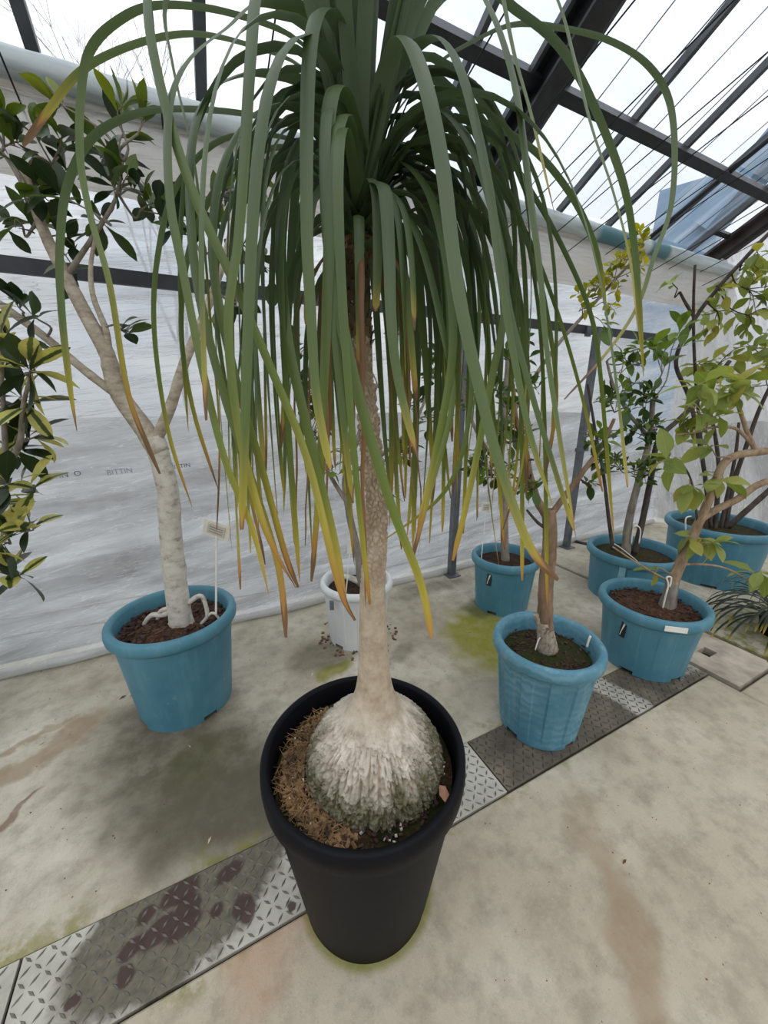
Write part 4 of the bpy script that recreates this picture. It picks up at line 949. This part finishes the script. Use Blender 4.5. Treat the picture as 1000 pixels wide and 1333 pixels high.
# ---- blue frosted pot on the dark plate: brown-trunked tree
fb = G(699, 936)
ft = thing('potted_tree', fb, 'brown-trunked tree in frosted fluted blue pot on the dark chequer plate', 'potted plant')
pot(ft, .201, .384, .147, M_POTW, M_POTW, M_SOILM, .070, 24, .035, (0.1, 1.7, 3.2, 4.75))
fsoil2 = [c for c in ft.children if c.name.startswith('soil')][0]; chips(ft, fsoil2, .165, .384 - .070, 160, M_CHIPD, .012, 'bark_chips', .02)
t1 = limb(ft, 'trunk', [(712, 832), (710, 812), (710, 790), (711, 760), (715, 720), (716, 690), (714, 664)], (20, 17), M_BK_BROWN)
limb(ft, 'root_flare', [(713, 845), (711, 828), (708, 808)], (27, 18), M_BK_ROUGH, knots=8); limb(ft, 'cut_stub', [(706, 822), (701, 808), (698, 799)], (10, 8), M_BK_ROUGH)
t2 = limb(ft, 'branch', [(712, 672), (700, 652), (690, 620), (684, 585), (672, 545), (668, 500)], (12, 5), M_BK_BROWN); t3 = limb(ft, 'branch', [(716, 672), (740, 640), (765, 606), (782, 583), (800, 545)], (9, 4), M_BK_BROWN)
t4 = limb(ft, 'branch', [(714, 690), (700, 680), (686, 664)], (5, 3), M_BK_DARK)
foliage(ft, [t1, t2, t3, t4], [(684, 640, 20, 12, 0), (665, 600, 24, 16, 0), (690, 560, 26, 18, .05), (655, 540, 26, 16, 0), (690, 500, 28, 16, .05), (700, 640, 16, 8, 0), (786, 570, 24, 18, 0), (800, 530, 24, 16, 0), (762, 632, 14, 8, 0), (775, 600, 18, 10, 0), (640, 570, 24, 24, 0), (620, 600, 22, 18, 0), (650, 625, 20, 16, 0), (670, 470, 26, 18, .05)], [leaf_mesh('leaf_small', CIT, .055, .024, .15), leaf_mesh('leaf_small', CIT, .048, .022, .2)], M_BK_DARK, 7, .75, .2, .0022)

# ---- blue pot at the back with two stems
gb_ = G(814, 771)
gt = thing('potted_citrus', gb_, 'leafy citrus with leaning grey stem and stake in blue pot', 'potted plant')
pot(gt, .272, .325, .225, M_POT, M_POT, M_SOILM, .06, 0)
g1 = limb(gt, 'trunk', [(815, 720), (817, 690), (824, 655), (836, 610), (846, 570), (850, 520)], (11, 6), M_BK_GREY)
g2 = limb(gt, 'stem', [(826, 720), (836, 680), (848, 620), (857, 574), (885, 545), (915, 515), (950, 470)], (8, 5), M_BK_DARK)
g3 = limb(gt, 'branch', [(846, 570), (820, 540), (800, 505), (790, 470)], (5, 3), M_BK_GREY); g4 = limb(gt, 'stem', [(798, 715), (792, 670), (786, 620), (775, 560), (765, 500)], (5, 3), M_BK_DARK)
foliage(gt, [g1, g3], [(835, 570, 34, 44, 0), (806, 520, 34, 40, 0), (845, 510, 34, 40, 0), (850, 610, 28, 28, -.05), (795, 610, 24, 22, -.05), (820, 620, 24, 24, -.05), (780, 570, 24, 22, 0), (860, 560, 24, 16, -.05), (820, 480, 28, 14, 0)], cit, M_BK_GREY, 7)
foliage(gt, [g1, g3], [(868, 470, 26, 16, -.05), (850, 450, 28, 14, 0), (880, 440, 24, 10, 0), (815, 460, 26, 8, 0)], citb, M_BK_GREY, 6, .6, .35)

# ---- big blue pot at the end wall
hb = G(919, 748)
ht = thing('potted_shrub', hb, 'leggy dark-stemmed shrub in the widest blue pot by the end wall', 'potted plant')
pot(ht, .318, .415, .262, M_POT, M_POT, M_SOILM, .06, 0)
h1 = limb(ht, 'stem', [(930, 690), (934, 650), (936, 610), (930, 560), (920, 520), (912, 480)], (6, 3), M_BK_DARK)
h2 = limb(ht, 'stem', [(926, 690), (915, 600), (898, 520), (880, 470), (905, 415), (935, 375), (962, 345), (1000, 305), (1035, 275)], (5, 5), M_BK_DARK)
h3 = limb(ht, 'stem', [(944, 690), (955, 630), (972, 580), (990, 530), (1015, 480)], (6, 4), M_BK_DARK)
h4 = limb(ht, 'stem', [(938, 690), (948, 640), (958, 590), (962, 550)], (5, 3), M_BK_DARK)
h5 = limb(ht, 'stake', [(948, 686), (975, 662), (1005, 635), (1030, 612)], (7, 6), M_BK_DARK)
h6 = limb(ht, 'branch', [(905, 415), (893, 395), (885, 380)], (4, 3), M_BK_DARK); h7 = limb(ht, 'stem', [(915, 600), (905, 480), (903, 400), (905, 345)], (4, 3), M_BK_DARK)
foliage(ht, [h1, h2, h3, h6], [(945, 415, 34, 24, 0), (985, 390, 34, 26, 0), (978, 345, 28, 18, 0), (950, 470, 32, 24, 0), (985, 460, 30, 22, 0), (985, 420, 26, 16, 0), (915, 470, 24, 14, 0), (880, 372, 14, 7, 0), (930, 370, 26, 10, 0), (995, 500, 26, 12, 0)], pal, M_BK_DARK, 5, .7, .0, .003, .15)

# ---- blue pot on the plate's end: tan-trunked tree with pale leaves
kb_ = G(834, 856)
kt = thing('potted_tree', kb_, 'leaning tan-trunked tree with pale broad leaves in blue pot on plate end', 'potted plant')
pot(kt, .231, .338, .177, M_POT, M_POT, M_SOILB, .055, 18, .012, (0.2, 1.8, 3.3, 4.55)); ksoil = [c for c in kt.children if c.name.startswith('soil')][0]
chips(kt, ksoil, .195, .338 - .055, 420, M_CHIPD, .013, 'bark_chips', .02)
k1 = limb(kt, 'trunk', [(872, 790), (874, 768), (880, 748), (894, 715), (908, 685), (918, 662), (928, 640)], (15, 9), M_BK_TAN)
limb(kt, 'root_flare', [(868, 790), (872, 775), (876, 756)], (19, 14), M_BK_GREY)
k2 = limb(kt, 'branch', [(912, 676), (935, 662), (960, 650), (985, 632), (1010, 622), (1040, 600)], (9, 8), M_BK_TAN); k3 = limb(kt, 'branch', [(924, 650), (936, 615), (948, 598), (966, 591), (990, 588), (1030, 580)], (9, 10), M_BK_TAN)
k4 = limb(kt, 'branch', [(984, 588), (972, 560), (962, 530), (956, 520)], (6, 4), M_BK_TAN); k5 = limb(kt, 'branch', [(986, 586), (970, 568), (955, 557), (928, 556), (905, 563), (880, 566)], (5, 2), M_BK_TAN)
k6 = limb(kt, 'branch', [(874, 748), (885, 736), (920, 735), (950, 742), (985, 762), (1010, 775)], (3.5, 2), M_BK_TAN); k7 = limb(kt, 'branch', [(870, 756), (850, 745), (825, 730), (798, 712)], (3, 2), M_BK_TAN)
k8 = limb(kt, 'branch', [(908, 685), (905, 650), (898, 620), (885, 600)], (3, 2), M_BK_DARK)
foliage(kt, [k1, k3, k4, k5, k8], [(875, 600, 18, 9, 0), (895, 625, 16, 7, 0), (940, 622, 16, 8, 0), (925, 590, 18, 7, 0), (920, 530, 26, 14, 0), (950, 510, 28, 14, 0), (895, 560, 20, 8, 0), (905, 500, 26, 10, 0), (970, 500, 24, 10, 0)], pal, M_BK_TAN, 5, .7, 0, .0025, .2)
foliage(kt, [k1, k6], [(920, 708, 17, 10, -.03), (905, 700, 10, 4, -.03), (985, 742, 14, 7, 0), (852, 744, 4, 3, 0)], pal, M_BK_TAN, 5, .7, 0, .002, .45)

# ---- strappy plant at the right
xb = Vector((G(1012, 826).x, G(1012, 826).y, 0))
xt = thing('strappy_plant', xb, 'dark strap-leaved clump arching over the floor near the concrete cover', 'potted plant')
pot(xt, .10, .10, .075, M_BLACK, M_BLACK, M_SOIL, .02, lip=.02)
STR = palm_leaf_mat('strap_leaf', srgb(26, 36, 20), srgb(38, 50, 26), .95, lite=.05)
rs = random.getstate(); random.seed(5)
for i in range(84):
    az = i * 2.4; out = Vector((math.cos(az), math.sin(az), 0)); p = xb + out * .02 + Vector((0, 0, .09)); pts = [p.copy()]; L = random.uniform(.32, .52); e0 = R(random.uniform(25, 85)); n = 14
    for k in range(n):
        s = (k + 1) / n; e = e0 - (e0 + R(80)) * s ** 1.2; p = p + (out * math.cos(e) + Vector((0, 0, 1)) * math.sin(e)) * (L / n); p.z = max(p.z, .006); pts.append(p.copy())
    o = ribbon(pts, .017, STR, out, .3); o.parent = xt; o.location = palm.location - xt.location
random.setstate(rs)

# ================================================================ TAGS, LABELS, LITTER
M_CARD = simple('clear_label_card', srgb(212, 208, 192), .4, var=.06); M_INS = simple('faded_label_insert', srgb(186, 178, 164), .5, var=.06); M_STK = simple('white_stake', srgb(224, 222, 214), .5, var=.04); M_BLK = simple('black_tag', srgb(24, 25, 28), .5)
def stake_label(px_card, px_foot, base, off, w, h, label, yaw, tilt=0.0, insert=True, st=.004):
    c = PV(px_card[0], px_card[1], base, off); fpt = PV(px_foot[0], px_foot[1], base, off)
    t = thing('plant_label', fpt, label, 'plant label')
    MB().tube([fpt - Vector((0, 0, .03)), c], st, 8).build('stake', M_STK, t)
    M = Matrix.Rotation(-YAW + yaw, 3, 'Z') @ Matrix.Rotation(tilt, 3, 'Y')
    MB().box(c, (w, .004, h), rot=M).build('card', M_CARD, t)
    if insert:
        MB().box(c - M @ Vector((0, .0035, 0)), (w * .66, .002, h * .66), rot=M).build('insert', M_INS, t)
        for k in range(3): MB().box(c - M @ Vector((-.0, .005, h * (.18 - .16 * k))), (w * .5, .001, h * .03), rot=M).build('text_line', M_STEEL, t)
    return t
stake_label((282, 690), (280, 790), p0, -.02, .105, .062, 'clear plant label card on white stake in the fig pot', R(-8), R(18))
stake_label((456, 712), (450, 768), wb, -.08, .028, .07, 'narrow white plant label in the white pot', R(20), R(6), False, .003)
stake_label((633, 660), (627, 724), sb, -.05, .055, .06, 'white lettered plant label at the rim of the slim citrus pot', R(5), 0, True, .0025)
def pot_tag(root, ang, R_, z, mat, name, w, h, tilt=0.12):
    b = root.location; d = Vector((math.cos(ang), math.sin(ang), 0)); c = b + d * R_ + Vector((0, 0, z))
    M = Matrix.Rotation(ang + R(90), 3, 'Z') @ Matrix.Rotation(-tilt, 3, 'X')
    return MB().box(c, (w, .004, h), rot=M).build(name, mat, root), c, M
def facing(root, px, py):   # azimuth on the pot of the sight point
    q = PV(px, py, root.location, -.15) - root.location; return math.atan2(q.y, q.x)
def zigzag(root, c, M, w, h):
    pts = [(-.25, -.40), (.05, .42), (-.10, -.05), (.22, .40)]
    m = MB(); q = [c - M @ Vector((-x * w, .004, -y * h)) for x, y in pts]
    for a, b in zip(q[:-1], q[1:]): m.tube([a, b], w * .07, 5)
    m.build('tag_mark', M_STK, root)
a = facing(sc_, 634, 752); o, c, M = pot_tag(sc_, a, .181, .235, M_BLK, 'black_tag', .030, .075); zigzag(sc_, c, M, .03, .07)
a = facing(kt, 796, 790); o, c, M = pot_tag(kt, a, .207, .225, M_BLK, 'black_tag', .024, .075); zigzag(kt, c, M, .024, .07)
a = facing(kt, 871, 800); pot_tag(kt, a, .2325, .312, M_STK, 'rim_sticker', .085, .024, 0)
a = facing(gt, 812, 745); pot_tag(gt, a, .262, .235, simple('clear_tape', srgb(120, 160, 174), .3), 'tape_strip', .035, .075)
M_WIRE = simple('white_wire', srgb(226, 222, 212), .5)
def wire(root, px, w, off=0): 
    p = V3([(x, y, off) for x, y in px], root.location); MB().tube(smooth_path(p, 5), w, 6).build('tie_wire', M_WIRE, root, True)
wire(kt, [(863, 792), (866, 778), (870, 762), (868, 752), (874, 752), (872, 764)], .004, -.02)
wire(ft, [(764, 842), (767, 832), (769, 828)], .004, -.03); wire(ft, [(697, 846), (700, 836), (703, 830)], .0025, -.04)
wire(gt, [(822, 708), (824, 690), (828, 684), (834, 690), (832, 708)], .004, -.03); wire(gt, [(800, 708), (812, 716), (835, 735)], .003, -.1)
wire(ht, [(893, 690), (893, 675), (900, 672)], .004, -.2)

M_LIT = simple('brown_leaf_litter', srgb(104, 72, 54), .9, var=.3); M_LITL = simple('pale_leaf_litter', srgb(206, 178, 160), .9, var=.15)
def scrap(px, s, mat, label, ang):
    g = G(*px); m = MB(); u = Vector((math.cos(ang), math.sin(ang), 0)); q = Vector((-u.y, u.x, 0))
    m.add([g - u * s, g - q * s * .35 + Vector((0, 0, .004)), g + u * s + Vector((0, 0, .002)), g + q * s * .35 + Vector((0, 0, .005)), g + Vector((0, 0, .002))], [(0, 1, 4), (1, 2, 4), (2, 3, 4), (3, 0, 4)])
    o = m.build('fallen_leaf', mat, None, False, g); return tag(o, label, 'leaf', 'leaf scraps on the floor')
scrap((54, 968), .012, M_LITL, 'pale leaf scrap in the brown stain on the concrete', .4)
scrap((273, 1094), .010, M_LITL, 'small pale leaf scrap beside the chequer plate, near the black pot', 1.0)
scrap((247, 972), .007, M_LITL, 'tiny pale leaf scrap on dark concrete', 2.0)
scrap((160, 908), .016, M_LIT, 'dark leaf scrap on concrete beside the fig pot', .5)
scrap((172, 905), .010, M_LIT, 'smaller dark leaf scrap near the fig pot', .7)
scrap((596, 748), .040, M_LITL, 'curled tan leaf lying at the foot of the film wall', .0)
scrap((407, 878), .012, M_LITL, 'pale leaf scrap on moss behind the black pot', .8)
scrap((985, 838), .030, M_LITL, 'tan leaf on the concrete cover edge', -.3)
scrap((813, 1122), .010, M_LIT, 'thin dark twig scrap alone on the pale front concrete', .1)
rs = random.getstate(); random.seed(11); m = MB()
for _ in range(520):
    x = random.uniform(-1.2, 2.6); y = random.choice((random.uniform(.1, .64), random.uniform(.9, 2.1))); s = random.uniform(.0007, .0019)
    if any((Vector((x, y, 0)) - q).length < .3 for q in (B, p0, wb, sb, fb, gb_, hb, kb_)): continue
    m.box((x, y, s * .4), (s * 2, s * random.uniform(.8, 2), s), random.uniform(0, 3))
for _ in range(90):
    a = random.uniform(0, 6.3); r = random.uniform(.14, .22); g = wb + Vector((r * math.cos(a), r * math.sin(a), 0)); s = random.uniform(.003, .008); m.box((g.x, g.y, s * .4), (s * 2, s * 1.5, s), a)
o = m.build('floor_grit', M_LIT); o['kind'] = 'stuff'; o['label'] = 'fine dark grit and crumbs scattered over the concrete'; o['category'] = 'grit'
random.setstate(rs)
